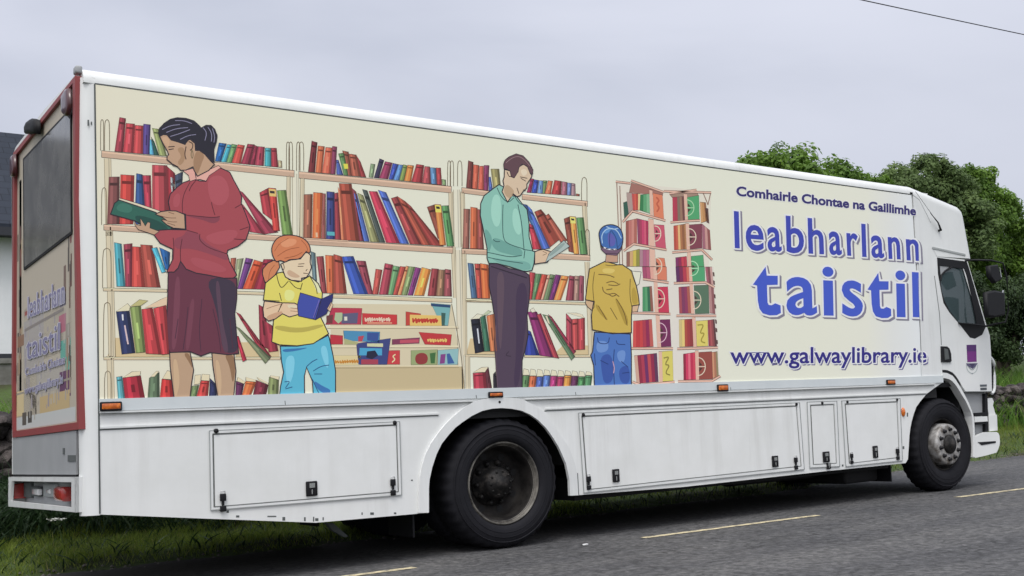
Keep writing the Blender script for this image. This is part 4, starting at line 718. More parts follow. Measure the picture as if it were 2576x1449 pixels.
bx('h', 'b09488', 1300, 400, 1380, 400, 1390, 780, 1310, 780, lev=2); stripes('h', 1295, 400, 1470, 385, 1490, 750, 1300, 765, ['b03c50', 'a83c4c', '7c6c5c', '94705c', '6c4440']); bx('h', WOOD, 1465, 345, 1515, 350, 1530, 760, 1485, 760, lev=6); bx('h', '509c68', 1515, 400, 1695, 370, 1705, 735, 1530, 745); wheelmark('h', 1515, 560, 105, 120, 'a8d0a4'); stripes('h', 1710, 470, 1800, 480, 1830, 760, 1725, 790, ['c89868', 'b88858', '8c6044']); CA.P('h', '5c4440', 1790, 560, 1835, 570, 1850, 800, 1810, 780, lev=5)
stripes('h', 1310, 830, 1500, 800, 1520, 1190, 1320, 1200, ['b04c40', 'c05c48', 'e0b078', 'a8704c', '8c5c40', 'a87850']); bx('h', WOOD, 1492, 790, 1545, 795, 1560, 1200, 1510, 1200, lev=6); bx('h', '7c404c', 1545, 815, 1740, 800, 1745, 1170, 1560, 1190); wheelmark('h', 1545, 1000, 105, 125); stripes('h', 1740, 800, 1860, 900, 1880, 1200, 1750, 1180, ['9c6470', 'c09088', '8c5450'])
stripes('h', 1340, 1310, 1510, 1290, 1520, 1449, 1345, 1449, ['7c3460', '8c2c50', 'c04050', 'b03c4c']); bx('h', WOOD, 1515, 1210, 1570, 1215, 1580, 1449, 1525, 1449, lev=6); bx('h', '509c68', 1575, 1290, 1760, 1270, 1775, 1449, 1580, 1449)
for q in ((670, 150, 1165, 325), (545, 775, 690, 610, 1190, 755), (560, 1210, 710, 1105, 1210, 1195), (1250, 345, 1660, 290), (1265, 780, 1500, 760, 1710, 750), (1290, 1235, 1740, 1195, 1895, 1345), (440, 165, 660, 190), (1165, 310, 1880, 330)): board('h', *q)
for q in ((455, 180, 500, 1449), (500, 230, 545, 1449), (1870, 340, 1830, 520), (1760, 340, 1830, 510)): CA.Ln('h', 2.2, '8c6c5c', *q, lev=3, smooth=False)
CA.P('i', 'd8d2c6', 560, 0, 1500, 0, 1580, 1360, 560, 1400, lev=0)
stripes('i', 655, 0, 790, 0, 800, 150, 665, 140, ['a04c68', 'b05870', 'd8a090']); bx('i', WOOD, 785, 0, 830, 0, 850, 560, 805, 560, lev=6); bx('i', 'd07c60', 830, 0, 945, 0, 950, 165, 835, 155); stripes('i', 1050, 0, 1215, 0, 1225, 185, 1060, 180, ['5c2c58', '7c2c50', 'b03c4c', 'c86c5c']); bx('i', WOOD, 1205, 0, 1240, 0, 1275, 560, 1235, 560, lev=6); bx('i', '509c6c', 1240, 0, 1395, 0, 1400, 180, 1245, 180); wheelmark('i', 1240, 20, 80, 85, 'b0dcb0'); stripes('i', 1400, 0, 1480, 0, 1500, 250, 1420, 200, ['a05c68', '7c4c50', 'c09890'])
stripes('i', 660, 240, 770, 230, 790, 530, 660, 530, ['4c8c60', '5c9c6c', '34684c', '8c5c50']); bx('i', 'c03c54', 835, 240, 960, 235, 975, 545, 850, 545); wheelmark('i', 845, 380, 75, 110); stripes('i', 1085, 240, 1215, 230, 1235, 555, 1095, 555, ['a04c54', '7c3c5c', '8c3c5c', 'a85c50']); bx('i', '56705a', 1265, 220, 1440, 215, 1450, 555, 1280, 560); wheelmark('i', 1265, 395, 85, 105); stripes('i', 1440, 220, 1500, 250, 1520, 560, 1455, 550, ['b08480', '8c5c5c'])
stripes('i', 550, 640, 770, 620, 790, 945, 545, 960, ['c8504c', 'b83c40', 'c04444', 'a83c4c', '8c2c50', 'b85c54']); bx('i', WOOD, 815, 570, 862, 575, 880, 960, 835, 960, lev=6); bx('i', '702c54', 860, 625, 985, 620, 1000, 945, 875, 950); wheelmark('i', 862, 780, 85, 115, 'd8b4c0'); stripes('i', 1090, 625, 1250, 615, 1260, 945, 1095, 950, ['c8b47c', 'e0c078', 'a84c40', '9c3c40', '8c3c3c']); bx('i', WOOD, 1245, 590, 1285, 595, 1300, 960, 1262, 960, lev=6); bx('i', 'd4c468', 1290, 640, 1430, 630, 1435, 940, 1300, 945); CA.Ln('i', 3, '9c8c3c', 1310, 690, 1390, 680, 1330, 790, 1400, 780, 1340, 880, 1400, 900, lev=8); stripes('i', 1430, 630, 1510, 620, 1540, 940, 1440, 940, ['94404c', 'a85858', '8c4c4c', '5c3c3c'])
stripes('i', 560, 1050, 830, 1020, 850, 1360, 590, 1385, ['c8a08c', '8c3044', 'a83c50', '6c3060', 'b84c50', '8c2c48', '5c3854']); bx('i', WOOD, 850, 1000, 890, 1000, 900, 1370, 860, 1375, lev=6); bx('i', 'd0c464', 885, 1000, 1015, 990, 1025, 1350, 895, 1360); CA.Ln('i', 3, '8c8040', 910, 1080, 980, 1060, 920, 1160, 985, 1160, 925, 1260, 985, 1280, lev=8); stripes('i', 1140, 1030, 1280, 1010, 1290, 1335, 1145, 1340, ['8c2c40', 'c83c5c', 'e06c7c', 'b83450', 'c84458']); bx('i', WOOD, 1280, 990, 1322, 990, 1330, 1340, 1290, 1345, lev=6); bx('i', '904a40', 1320, 1010, 1480, 1000, 1490, 1330, 1330, 1335); wheelmark('i', 1322, 1180, 80, 105); stripes('i', 1480, 1010, 1545, 1000, 1560, 1300, 1490, 1320, ['c89070', 'a87058', '8c8060'])
for q in ((665, 145, 970, 190), (1030, 195, 1400, 185, 1510, 245), (530, 545, 990, 560), (1060, 580, 1530, 580), (525, 965, 1020, 965), (1070, 970, 1550, 955), (540, 1360, 640, 1400, 1040, 1360), (1080, 1355, 1480, 1350, 1580, 1290)): board('i', *q, wd=4.6)
for y in (60, 160, 320, 440, 620, 720, 860): CA.P('i', '5c4440', 1485 + y * .05, y, 1505 + y * .05, y + 10, 1508 + y * .05, y + 55, 1490 + y * .05, y + 50, lev=8)
CA.build('book_carousel_print', mural)

# ---- the woman
def fig(): f = Print(PS, -.0056); f.soft = True; return f
SK, SK2 = 'b8967a', '8c6a50'
f = fig(); O = 2.5
f.P('c', 'b4967a', 795, 860, 1000, 860, 1036, 1040, 1012, 1200, 1000, 1312, 840, 1322, 818, 1150, 800, 1000, out=O); f.P('c', '8c6c50', 930, 870, 1000, 870, 1030, 1040, 990, 960, lev=None); f.P('c', 'c4a684', 830, 930, 870, 930, 900, 1150, 870, 1300, 845, 1300, 835, 1100)
f.P('c', 'b4967a', 1220, 870, 1440, 870, 1462, 1050, 1440, 1302, 1280, 1312, 1252, 1150, 1230, 1000, out=O); f.P('c', '8c6c50', 1340, 880, 1440, 880, 1458, 1040, 1430, 1200, 1400, 1000); f.P('c', 'c4a684', 1250, 940, 1290, 940, 1320, 1120, 1310, 1290, 1290, 1290, 1270, 1120)
f.P('b', '653443', 780, 440, 905, 320, 960, 400, 1060, 440, 1180, 460, 1340, 490, 1470, 490, 1470, 700, 1450, 850, 1472, 1100, 1490, 1250, 1380, 1262, 1200, 1240, 1110, 1275, 1000, 1230, 800, 1240, 752, 1150, 764, 900, 775, 700, out=O)
f.P('b', '3e3342', 1150, 480, 1462, 500, 1464, 720, 1446, 850, 1468, 1100, 1482, 1240, 1330, 1245, 1300, 1000, 1250, 750); f.P('b', '57404f', 1250, 520, 1300, 520, 1320, 900, 1400, 1240, 1330, 1240, 1290, 900)
f.P('b', '74404f', 850, 480, 900, 470, 900, 800, 860, 1200, 810, 1220, 830, 900); f.P('b', '723e4d', 1010, 700, 1050, 700, 1020, 1000, 990, 1220, 950, 1215, 980, 900)
for q in ((980, 780, 960, 1000, 930, 1210), (1120, 700, 1090, 1000, 1110, 1230), (1230, 800, 1290, 1050, 1310, 1230), (880, 900, 850, 1100), (1400, 900, 1430, 1200)): f.Ln('b', 2.2, '4c2c3c', *q)
# green book behind the hands
f.P('a', 'd8cbb0', 285, 918, 480, 975, 700, 1050, 760, 1090, 740, 1110, 640, 1062, 285, 940, out=1.2)
f.P('a', '2f6052', 285, 938, 470, 1000, 650, 1062, 745, 1112, 930, 1085, 800, 1240, 700, 1250, 600, 1240, 450, 1150, 200, 1082, 240, 972, out=O); f.P('a', '234a42', 450, 1080, 700, 1150, 800, 1235, 700, 1245, 600, 1235, 450, 1148); f.P('a', '3c7060', 300, 960, 430, 1000, 400, 1080, 240, 1040)
f.P('a', '9e484f', 1290, 608, 1400, 660, 1440, 740, 1490, 830, 1520, 905, 1515, 970, 1560, 1080, 1602, 1200, 1590, 1260, 1562, 1340, 1480, 1405, 1380, 1444, 1372, 1475, 1400, 1565, 1470, 1694, 1440, 1724, 1340, 1726, 1180, 1694, 1060, 1674, 960, 1634, 905, 1554, 880, 1624, 840, 1664, 765, 1664, 822, 1544, 826, 1434, 700, 1374, 640, 1294, 600, 1255, 700, 1242, 800, 1236, 960, 1240, 955, 1082, 910, 1072, 800, 1050, 782, 960, 800, 880, 870, 810, 930, 765, 1000, 740, 1060, 735, 1100, 748, 1160, 750, 1190, 690, out=O)
f.P('a', '83404c', 955, 1085, 1100, 1100, 1230, 1112, 1302, 1100, 1296, 1150, 1230, 1180, 1120, 1135, 990, 1110); f.P('a', '8a4450', 960, 1240, 1090, 1270, 1095, 1310, 1200, 1400, 1360, 1470, 1390, 1560, 1250, 1500, 1000, 1420, 850, 1440, 830, 1330, 940, 1300); f.P('a', 'a9525a', 1180, 720, 1300, 680, 1380, 760, 1400, 900, 1330, 1000, 1220, 980, 1180, 850); f.P('a', 'a75058', 830, 900, 900, 860, 900, 1000, 830, 1020); f.P('a', 'a75058', 1120, 1300, 1400, 1230, 1500, 1260, 1420, 1370, 1250, 1400); f.P('a', 'a44e56', 980, 1500, 1250, 1560, 1390, 1640, 1300, 1680, 1050, 1620)
for q in ((1000, 760, 940, 870, 920, 970, 925, 1075), (1060, 740, 1010, 800, 990, 850), (960, 1090, 1100, 1105, 1240, 1118, 1300, 1105), (1100, 1280, 1090, 1340, 1180, 1420, 1370, 1480), (960, 1240, 1080, 1275), (830, 1320, 840, 1440, 830, 1540), (1520, 980, 1450, 1020), (1590, 1210, 1500, 1240), (1560, 1340, 1440, 1330), (920, 1330, 900, 1450, 905, 1550), (1215, 960, 1225, 1010, 1250, 1090)): f.Ln('a', 1.8, '54242e', *q)
f.P('a', 'dca698', 1285, 592, 1312, 612, 1192, 694, 1160, 748, 1100, 730, 1062, 736, 1060, 690, 1180, 640, out=1.2); f.P('a', 'd8a294', 930, 645, 1040, 620, 1062, 730, 1000, 752, 985, 690, out=1.2)
f.P('a', SK, 695, 300, 740, 275, 770, 285, 810, 335, 880, 355, 950, 380, 965, 345, 1000, 328, 1050, 370, 1055, 440, 1095, 440, 1150, 480, 1215, 555, 1245, 580, 1190, 640, 1075, 700, 1040, 640, 1030, 605, 960, 638, 905, 640, 875, 605, 832, 590, 806, 562, 768, 532, 770, 500, 785, 482, 768, 440, 722, 360, out=O)
f.P('a', '9c7a5e', 1030, 540, 1060, 450, 1095, 445, 1150, 490, 1120, 560, 1075, 690, 1042, 640); f.P('a', 'c4a080', 710, 310, 770, 300, 800, 350, 780, 420, 740, 370); f.P('a', 'a48264', 860, 420, 940, 400, 960, 520, 900, 600, 870, 560, 920, 500)
f.P('a', '25232e', 690, 300, 680, 260, 692, 215, 740, 165, 800, 125, 870, 108, 960, 115, 1040, 140, 1090, 185, 1112, 212, 1160, 185, 1212, 186, 1250, 225, 1276, 290, 1266, 360, 1242, 430, 1246, 560, 1215, 556, 1190, 520, 1150, 480, 1095, 440, 1060, 430, 1050, 370, 1020, 332, 985, 335, 950, 382, 880, 357, 810, 337, 770, 287, 722, 282, out=1)
for q in ((720, 230, 800, 190, 900, 180), (760, 260, 860, 220, 980, 210), (850, 140, 940, 140, 1020, 170), (800, 300, 900, 270, 1000, 230), (1130, 210, 1170, 260, 1150, 340), (1180, 205, 1220, 270, 1215, 350), (1225, 220, 1250, 300, 1240, 360), (900, 330, 980, 290, 1060, 280)): f.Ln('a', 1.7, '8a86a0', *q)
for q in ((785, 432, 835, 424), (780, 405, 845, 400), (822, 575, 850, 590, 880, 605), (790, 555, 810, 560), (985, 350, 1030, 370, 1025, 420, 1000, 440), (960, 400, 945, 480, 960, 530)): f.Ln('a', 2.2, '3a2a28', *q)
f.Ln('a', 2, '7c6c50', 1020, 430, 1008, 480, 1022, 530, 1034, 480, 1022, 440)
f.P('a', SK, 652, 1082, 700, 1058, 780, 1046, 862, 1050, 945, 1085, 952, 1232, 832, 1222, 770, 1192, 712, 1140, 760, 1140, 720, 1110, out=O)
for q in ((690, 1095, 780, 1120, 860, 1120), (720, 1130, 800, 1160, 870, 1160), (770, 1170, 850, 1195), (780, 1060, 840, 1080)): f.Ln('a', 1.4, '6c4a3a', *q)
f.P('a', SK, 440, 1150, 462, 1190, 505, 1195, 500, 1122, 520, 1150, 550, 1200, 575, 1160, 600, 1168, 596, 1220, 690, 1255, 640, 1290, 560, 1262, 480, 1236, 448, 1195, out=1.3)
f.build('woman_print', mural)

# ---- the girl
f = fig()
f.P('b', 'c88058', 1842, 312, 1892, 322, 1902, 380, 1862, 450, 1800, 540, 1752, 530, 1728, 450, 1732, 400, 1782, 340, out=O); f.Ln('b', 1.2, '8c4c30', 1850, 360, 1800, 420, 1790, 510)
f.P('c', '5aaec6', 1908, 800, 2080, 800, 2240, 770, 2390, 690, 2402, 720, 2440, 900, 2464, 1050, 2464, 1278, 2240, 1290, 2232, 1150, 2172, 1012, 2150, 1100, 2152, 1302, 1900, 1302, 1912, 1200, 1942, 1060, 1920, 950, out=O)
f.P('c', '3870a4', 1925, 830, 2080, 822, 2210, 812, 2060, 850, 1940, 862); f.P('c', '3c70a8', 2240, 1140, 2330, 1200, 2420, 1240, 2400, 1280, 2330, 1270, 2270, 1220); f.P('c', '7cc4d8', 1960, 900, 2060, 890, 2040, 1100, 1990, 1200, 1960, 1100); f.P('c', '7cc4d8', 2300, 820, 2370, 780, 2400, 950, 2380, 1050)
for q in ((2170, 1010, 2220, 960, 2280, 930), (2240, 1050, 2320, 1000, 2400, 990), (2250, 1080, 2330, 1080), (1950, 1160, 2010, 1150, 1960, 1220), (1960, 1230, 2030, 1210), (2230, 1130, 2260, 1200, 2300, 1280)): f.Ln('c', 2, '24507c', *q)
f.P('b', 'd8cc64', 1880, 440, 1935, 430, 1995, 505, 2090, 530, 2150, 500, 2205, 468, 2290, 545, 2332, 640, 2312, 880, 2352, 960, 2394, 1050, 2240, 1150, 2080, 1172, 1900, 1162, 1822, 1132, 1840, 920, 1930, 740, 1738, 712, 1760, 540, 1820, 490, out=O)
f.P('b', 'b4a650', 1860, 960, 2100, 1000, 2330, 950, 2350, 980, 2100, 1050, 1850, 1010); f.P('b', 'e4dc88', 1950, 600, 2060, 620, 2040, 720, 1950, 720); f.P('b', 'e8e0b0', 2205, 475, 2290, 550, 2325, 640, 2280, 640, 2240, 540)
for q in ((1870, 450, 1890, 540, 1920, 600, 1990, 520), (2000, 520, 2060, 590, 2120, 600), (2130, 540, 2110, 610), (2210, 480, 2270, 580, 2280, 650), (1740, 712, 1900, 722), (1900, 640, 1920, 720), (1960, 430, 1960, 470, 2010, 510, 2090, 525)): f.Ln('b', 2, '4a4424', *q)
f.P('b', 'dabc9a', 1748, 722, 1900, 738, 2050, 742, 2112, 772, 2112, 850, 2000, 882, 1930, 850, 1862, 900, 1792, 922, 1742, 882, 1734, 800, out=O); f.P('b', 'c49c7c', 1760, 880, 1850, 840, 1930, 820, 1930, 850, 1862, 898, 1795, 918); f.P('b', 'e4ccac', 1970, 760, 2050, 756, 2100, 785, 2000, 800)
for q in ((2010, 790, 2100, 800), (2010, 820, 2100, 830), (1770, 800, 1850, 770, 1930, 750)): f.Ln('b', 1.2, '8c5c44', *q)
f.P('b', 'dcc6a6', 1955, 330, 2000, 305, 2110, 298, 2170, 222, 2212, 260, 2208, 330, 2222, 382, 2200, 440, 2172, 482, 2122, 492, 2122, 522, 2020, 512, 1960, 480, 1930, 400, 1912, 350, out=O); f.P('b', 'c4a486', 1990, 400, 2060, 440, 2120, 480, 2040, 490, 1970, 450)
f.P('b', 'ca7c54', 1818, 215, 1830, 150, 1880, 82, 1960, 54, 2082, 64, 2162, 102, 2204, 160, 2214, 222, 2192, 242, 2162, 228, 2110, 300, 2000, 308, 1962, 332, 1932, 320, 1902, 312, 1872, 332, 1840, 290, out=O, smooth=True); f.P('b', 'd8926a', 1900, 130, 1980, 90, 2080, 100, 2060, 160, 1940, 190)
for q in ((1850, 220, 1900, 140, 1990, 90), (1880, 270, 1980, 200, 2100, 180), (2120, 110, 2170, 160, 2190, 230), (1950, 290, 2060, 270, 2130, 230)): f.Ln('b', 1.3, '9a5434', *q)
for q in ((2090, 350, 2150, 345), (2085, 372, 2140, 372), (2180, 400, 2165, 420), (2140, 440, 2185, 445), (1935, 340, 1950, 380, 1940, 410)): f.Ln('b', 1.8, '4c3428', *q)
f.P('b', '2c2f6a', 2320, 702, 2440, 648, 2432, 720, 2400, 790, 2372, 852, 2262, 912, 2240, 900, out=1.3); f.P('b', '404c9c', 2110, 638, 2322, 700, 2262, 910, 2090, 872, 2080, 760, out=1.6); f.Ln('b', 1.4, '8070b0', 2300, 710, 2240, 890)
f.P('b', 'd8b898', 2380, 800, 2420, 730, 2440, 760, 2410, 830, out=1)
f.build('girl_print', mural)

# ---- the man
f = fig()
f.P('g', '4e3f50', 360, 80, 440, 75, 560, 125, 700, 150, 762, 190, 772, 300, 762, 450, 742, 600, 752, 800, 722, 950, 692, 1050, 692, 1332, 440, 1334, 430, 1100, 412, 850, 420, 650, 390, 450, 360, 300, out=O)
f.P('g', '43344a', 620, 300, 740, 250, 745, 600, 700, 900, 660, 1320, 600, 1320, 640, 900); f.P('g', '5c4a56', 440, 150, 520, 170, 500, 600, 480, 1000, 450, 800, 440, 400); f.Ln('g', 2.4, '2c2230', 380, 105, 520, 150, 740, 220); f.Ln('g', 1.5, '2c2230', 560, 960, 520, 1000, 580, 1010); f.Ln('g', 1.5, '66505c', 430, 700, 425, 1000, 445, 1320)
f.P('f', '86b8a8', 460, 408, 520, 440, 590, 520, 640, 530, 692, 600, 742, 660, 762, 800, 762, 930, 800, 1078, 822, 1080, 812, 1200, 792, 1272, 740, 1282, 700, 1278, 560, 1232, 440, 1202, 358, 1200, 340, 1150, 340, 1050, 300, 850, 272, 720, 275, 600, 310, 520, 400, 450, out=O)
f.P('f', '6c9e92', 400, 940, 480, 960, 560, 1010, 700, 1060, 690, 1140, 560, 1110, 440, 1080, 380, 1010); f.P('f', '6c9e92', 310, 860, 345, 860, 400, 960, 360, 1100, 345, 1040); f.P('f', '9cccba', 400, 500, 480, 520, 480, 800, 420, 850, 370, 700); f.P('f', '9cccba', 600, 640, 660, 660, 690, 900, 640, 920, 590, 800); f.P('f', '74a69a', 370, 1140, 560, 1170, 760, 1180, 790, 1260, 700, 1270, 560, 1225, 450, 1195)
for q in ((500, 610, 495, 760, 500, 960, 560, 1010, 720, 1060), (650, 610, 690, 800, 710, 1050), (345, 1090, 440, 1110, 580, 1140, 690, 1120), (700, 1060, 820, 1078), (440, 440, 480, 530, 550, 595, 610, 540), (620, 530, 660, 590, 690, 610), (400, 960, 430, 985, 470, 980), (350, 1140, 480, 1170, 700, 1200), (720, 1070, 710, 1150)): f.Ln('f', 1.8, '2c4c4c', *q)
f.P('f', 'cfb89c', 515, 255, 570, 270, 590, 330, 650, 280, 660, 230, 705, 203, 750, 230, 772, 290, 792, 322, 770, 360, 740, 402, 740, 440, 700, 480, 672, 520, 640, 530, 602, 502, 545, 585, 490, 480, 510, 420, 500, 370, 512, 330, out=O); f.P('f', 'b49a7c', 530, 400, 590, 440, 620, 490, 560, 560, 500, 480); f.P('f', 'dccab0', 670, 260, 730, 250, 750, 300, 700, 330)
f.P('f', '5e4349', 510, 250, 505, 200, 522, 160, 560, 128, 632, 98, 702, 118, 762, 180, 802, 258, 800, 305, 772, 292, 742, 222, 692, 202, 660, 238, 650, 282, 612, 342, 582, 330, 570, 272, 532, 252, out=1.4); f.Ln('f', 1.5, '94787a', 530, 190, 580, 145, 650, 120, 710, 150, 770, 220)
for q in ((680, 345, 730, 375), (672, 330, 745, 345), (700, 460, 730, 470), (640, 440, 660, 500), (540, 280, 560, 330, 585, 325)): f.Ln('f', 1.8, '4a382c', *q)
f.P('f', 'd2b698', 820, 1085, 860, 1068, 905, 1060, 960, 1076, 1002, 1092, 960, 1110, 985, 1130, 945, 1190, 880, 1198, 818, 1208, out=O); f.Ln('f', 1.3, '7c5c48', 900, 1080, 950, 1100, 900, 1120)
f.P('f', 'a8b6b0', 925, 1192, 965, 1100, 1112, 968, 1172, 1030, out=1.4); f.P('f', '8c9e98', 960, 1110, 1110, 985, 1130, 1010, 970, 1140)
f.build('man_print', mural)

# ---- the boy
f = fig()
f.P('g', '4a70b2', 1420, 765, 1782, 785, 1792, 1000, 1792, 1302, 1420, 1312, 1412, 1100, 1382, 1000, 1402, 960, out=O); f.P('g', '3a559c', 1480, 1000, 1600, 980, 1620, 1250, 1520, 1300, 1490, 1150); f.P('g', '6a8cc4', 1440, 850, 1560, 860, 1560, 960, 1440, 980); f.P('g', '6a8cc4', 1640, 960, 1740, 940, 1720, 1080, 1660, 1060); f.P('g', '3a559c', 1660, 1130, 1770, 1090, 1780, 1290, 1680, 1280)
for q in ((1620, 940, 1610, 1050, 1620, 1300), (1450, 820, 1460, 880, 1560, 885, 1570, 820), (1640, 850, 1650, 890, 1730, 890), (1480, 1050, 1560, 1090), (1690, 1060, 1760, 1120), (1700, 1180, 1770, 1170), (1420, 980, 1430, 1100)): f.Ln('g', 2, '24386c', *q)
f.Ln('g', 2, 'c8a0b0', 1605, 1060, 1622, 1130, 1612, 1180)
f.P('g', 'c8a884', 1335, 440, 1420, 455, 1415, 520, 1392, 545, 1350, 510, 1330, 475, out=1.5); f.P('g', 'cfae8c', 1800, 500, 1868, 488, 1852, 560, 1800, 565, out=1.5)
f.P('g', 'e0d8c4', 1780, 150, 1890, 160, 1870, 280, 1840, 300, out=1.2)
f.P('g', 'c4a850', 1530, 52, 1650, 88, 1702, 88, 1792, 148, 1842, 300, 1862, 400, 1872, 490, 1800, 502, 1792, 600, 1792, 772, 1600, 782, 1398, 742, 1390, 600, 1412, 460, 1330, 440, 1350, 260, 1370, 130, out=O)
f.P('g', 'a88c3c', 1430, 480, 1460, 500, 1560, 640, 1540, 650, 1440, 540); f.P('g', 'a88c3c', 1620, 420, 1660, 440, 1770, 640, 1740, 720, 1680, 580); f.P('g', 'b09440', 1820, 300, 1850, 400, 1860, 480, 1800, 490, 1790, 350); f.P('g', 'd4bc68', 1500, 120, 1640, 130, 1600, 180, 1500, 170)
for q in ((1460, 185, 1560, 190, 1620, 215), (1540, 270, 1600, 250, 1660, 280), (1560, 290, 1640, 300, 1680, 280), (1500, 310, 1510, 360, 1560, 390, 1620, 370, 1670, 410), (1540, 340, 1600, 330), (1560, 380, 1600, 410, 1640, 390)): f.Ln('g', 2.2, '6c542c', *q)
for q in ((1420, 160, 1400, 300, 1415, 460), (1780, 230, 1775, 400, 1795, 510), (1640, 430, 1720, 560, 1750, 700), (1530, 90, 1590, 100, 1650, 92), (1460, 500, 1540, 640), (1580, 520, 1650, 640)): f.Ln('g', 1.6, '5c4824', *q)
f.P('f', 'bc947c', 1540, 1100, 1655, 1105, 1655, 1190, 1530, 1190, out=1.2); f.P('f', '70566a', 1468, 960, 1490, 1045, 1640, 1062, 1702, 975, 1692, 1062, 1642, 1122, 1540, 1112, 1488, 1062, out=1.2)
f.P('f', '3f68a6', 1470, 955, 1464, 885, 1502, 830, 1572, 808, 1642, 820, 1692, 862, 1712, 950, 1692, 1050, 1640, 1066, 1560, 1056, 1492, 1040, out=O, smooth=True); f.P('f', '5c5ca4', 1550, 900, 1590, 890, 1640, 960, 1620, 1030, 1560, 1030); f.P('f', '5c8cc4', 1500, 880, 1560, 840, 1600, 850, 1540, 910)
for q in ((1500, 1000, 1490, 920, 1530, 860, 1590, 845, 1650, 870, 1690, 950), (1540, 830, 1600, 860, 1660, 850)): f.Ln('f', 2.2, 'a8c4e0', *q)
f.Ln('f', 3.2, 'dce4ec', 1510, 1040, 1570, 1062, 1640, 1060); f.Ln('f', 1.5, '24386c', 1580, 870, 1570, 950, 1575, 1040); f.Ln('f', 1.5, '24386c', 1590, 870, 1640, 940, 1650, 1040)
f.build('boy_print', mural)

# ---- lettering
def glyphs(text, off, res=4, shear=0):
    cu = bpy.data.curves.new('glyph', 'FONT'); cu.body = text; cu.size = 1; cu.resolution_u = res; cu.offset = off; cu.fill_mode = 'FRONT'
    ob = bpy.data.objects.new('glyph', cu); sc.collection.objects.link(ob); dg = bpy.context.evaluated_depsgraph_get(); dg.update()
    me = ob.evaluated_get(dg).to_mesh(); V = [tuple(v.co) for v in me.vertices]; Fc = [tuple(p.vertices) for p in me.polygons]
    ob.evaluated_get(dg).to_mesh_clear(); bpy.data.objects.remove(ob); bpy.data.curves.remove(cu); return V, Fc
def put(pr, tile, V, Fc, mp_, col, lev):
    o = len(pr.v); ox, oy, k = TILE[tile]
    for x, y, z in V:
        a, b = mp_(x, y); pr.v.append(tuple(pr.proj(ox + a * k, oy + b * k, pr.base - STEP * lev)))
    c = (*ink(col), 1)
    for f_ in Fc: pr.f.append(tuple(o + i for i in f_)); pr.c.append([c] * len(f_))
def outlines(V, Fc):                                 # closed loops round the filled glyphs
    key = {}; ids = []
    for v in V: ids.append(key.setdefault((round(v[0], 4), round(v[1], 4)), len(key)))
    pts_ = {i: k for k, i in key.items()}; cnt = {}
    for f_ in Fc:
        n = len(f_)
        for i in range(n): a, b = ids[f_[i]], ids[f_[(i + 1) % n]]; cnt[(a, b)] = cnt.get((a, b), 0) + 1
    nx = {a: b for (a, b) in cnt if (b, a) not in cnt and a != b}; loops = []
    while nx:
        a = next(iter(nx)); l = [a]
        while l[-1] in nx:
            b = nx.pop(l[-1])
            if b == a: break
            l.append(b)
        loops.append([pts_[i] for i in l])
    return loops
def draw(pr, tile, V, Fc, mp_, layers):              # layers of (outline width, colour, dx, dy, level)
    ox, oy, k = TILE[tile]; lp = outlines(V, Fc)
    for wd, col, dx, dy, lev in layers:
        m2 = lambda x, y: (mp_(x, y)[0] + dx, mp_(x, y)[1] + dy)
        put(pr, tile, V, Fc, m2, col, lev)
        if wd:
            for li, l in enumerate(lp):
                q = [(ox + m2(x, y)[0] * k, oy + m2(x, y)[1] * k) for x, y in l]; pr.line(q + [q[0]], wd, col, lev + .25 + .12 * (li % 5))
def textline(pr, tile, text, x0, y0, x1, y1, h0, h1, layers):
    V, Fc = glyphs(text, 0); xa, xb = min(v[0] for v in V), max(v[0] for v in V); cap = .73
    def mp_(x, y):
        t = (x - xa) / (xb - xa); s = t * (1 + .10 * (1 - t))
        return x0 + (x1 - x0) * s, y0 + (y1 - y0) * s - (h0 + (h1 - h0) * s) * y / cap
    draw(pr, tile, V, Fc, mp_, layers)
LCOUNT = [0]
def letter(pr, tile, ch, x0, x1, yb0, yb1, yt0, yt1, layers, bold):
    LCOUNT[0] += 1; h_ = (LCOUNT[0] % 2) * .5; layers = [(a, b, c, d, l * 2 + h_ * 2 if l < 7 else l * 2) for a, b, c, d, l in layers]
    e = bold / 2 / TILE[tile][2]; x0 += e; x1 -= e; yb0 -= e; yb1 -= e; yt0 += e; yt1 += e
    V, Fc = glyphs(ch, 0); xa, xb = min(v[0] for v in V), max(v[0] for v in V); ya, yb = min(v[1] for v in V), max(v[1] for v in V)
    def mp_(x, y):
        s, t = (x - xa) / (xb - xa), (y - ya) / (yb - ya)
        return x0 + (x1 - x0) * s + (1 - t) * 10, (yb0 + (yb1 - yb0) * s) * (1 - t) + (yt0 + (yt1 - yt0) * s) * t
    draw(pr, tile, V, Fc, mp_, layers)
T1 = Print(PS, -.0036); textline(T1, 'j', 'Comhairle Chontae na Gaillimhe', 330, 248, 2128, 448, 95, 88, [(5.5, 'e4e4ec', 0, 0, 1), (2.5, '302a66', 0, 0, 3)]); T1.build('council_lettering', mural)
LL = [(11, '7c7888', 10, 8, 1), (11, '7c7888', 18, 14, 2), (11, 'f0f0fc', 0, 0, 4), (3.2, '3a44a4', 0, 0, 7)]
T2 = Print(PS, -.0036)
slope = .070
for ch, x0, x1, yb, yt in [('l', 300, 350, 780, 408), ('e', 415, 596, 806, 545), ('a', 632, 775, 815, 568), ('b', 822, 1000, 832, 460), ('h', 1042, 1198, 838, 482), ('a', 1252, 1380, 850, 612), ('r', 1432, 1545, 858, 628), ('l', 1582, 1626, 868, 535), ('a', 1676, 1806, 880, 652), ('n', 1848, 1970, 890, 668), ('n', 2030, 2160, 905, 690)]:
    d = (x1 - x0) * slope / 2; letter(T2, 'j', ch, x0, x1, yb - d * .7, yb + d * .7, yt - d * 1.2, yt + d * 1.2, LL, 3.2)
T2.build('library_lettering', mural)
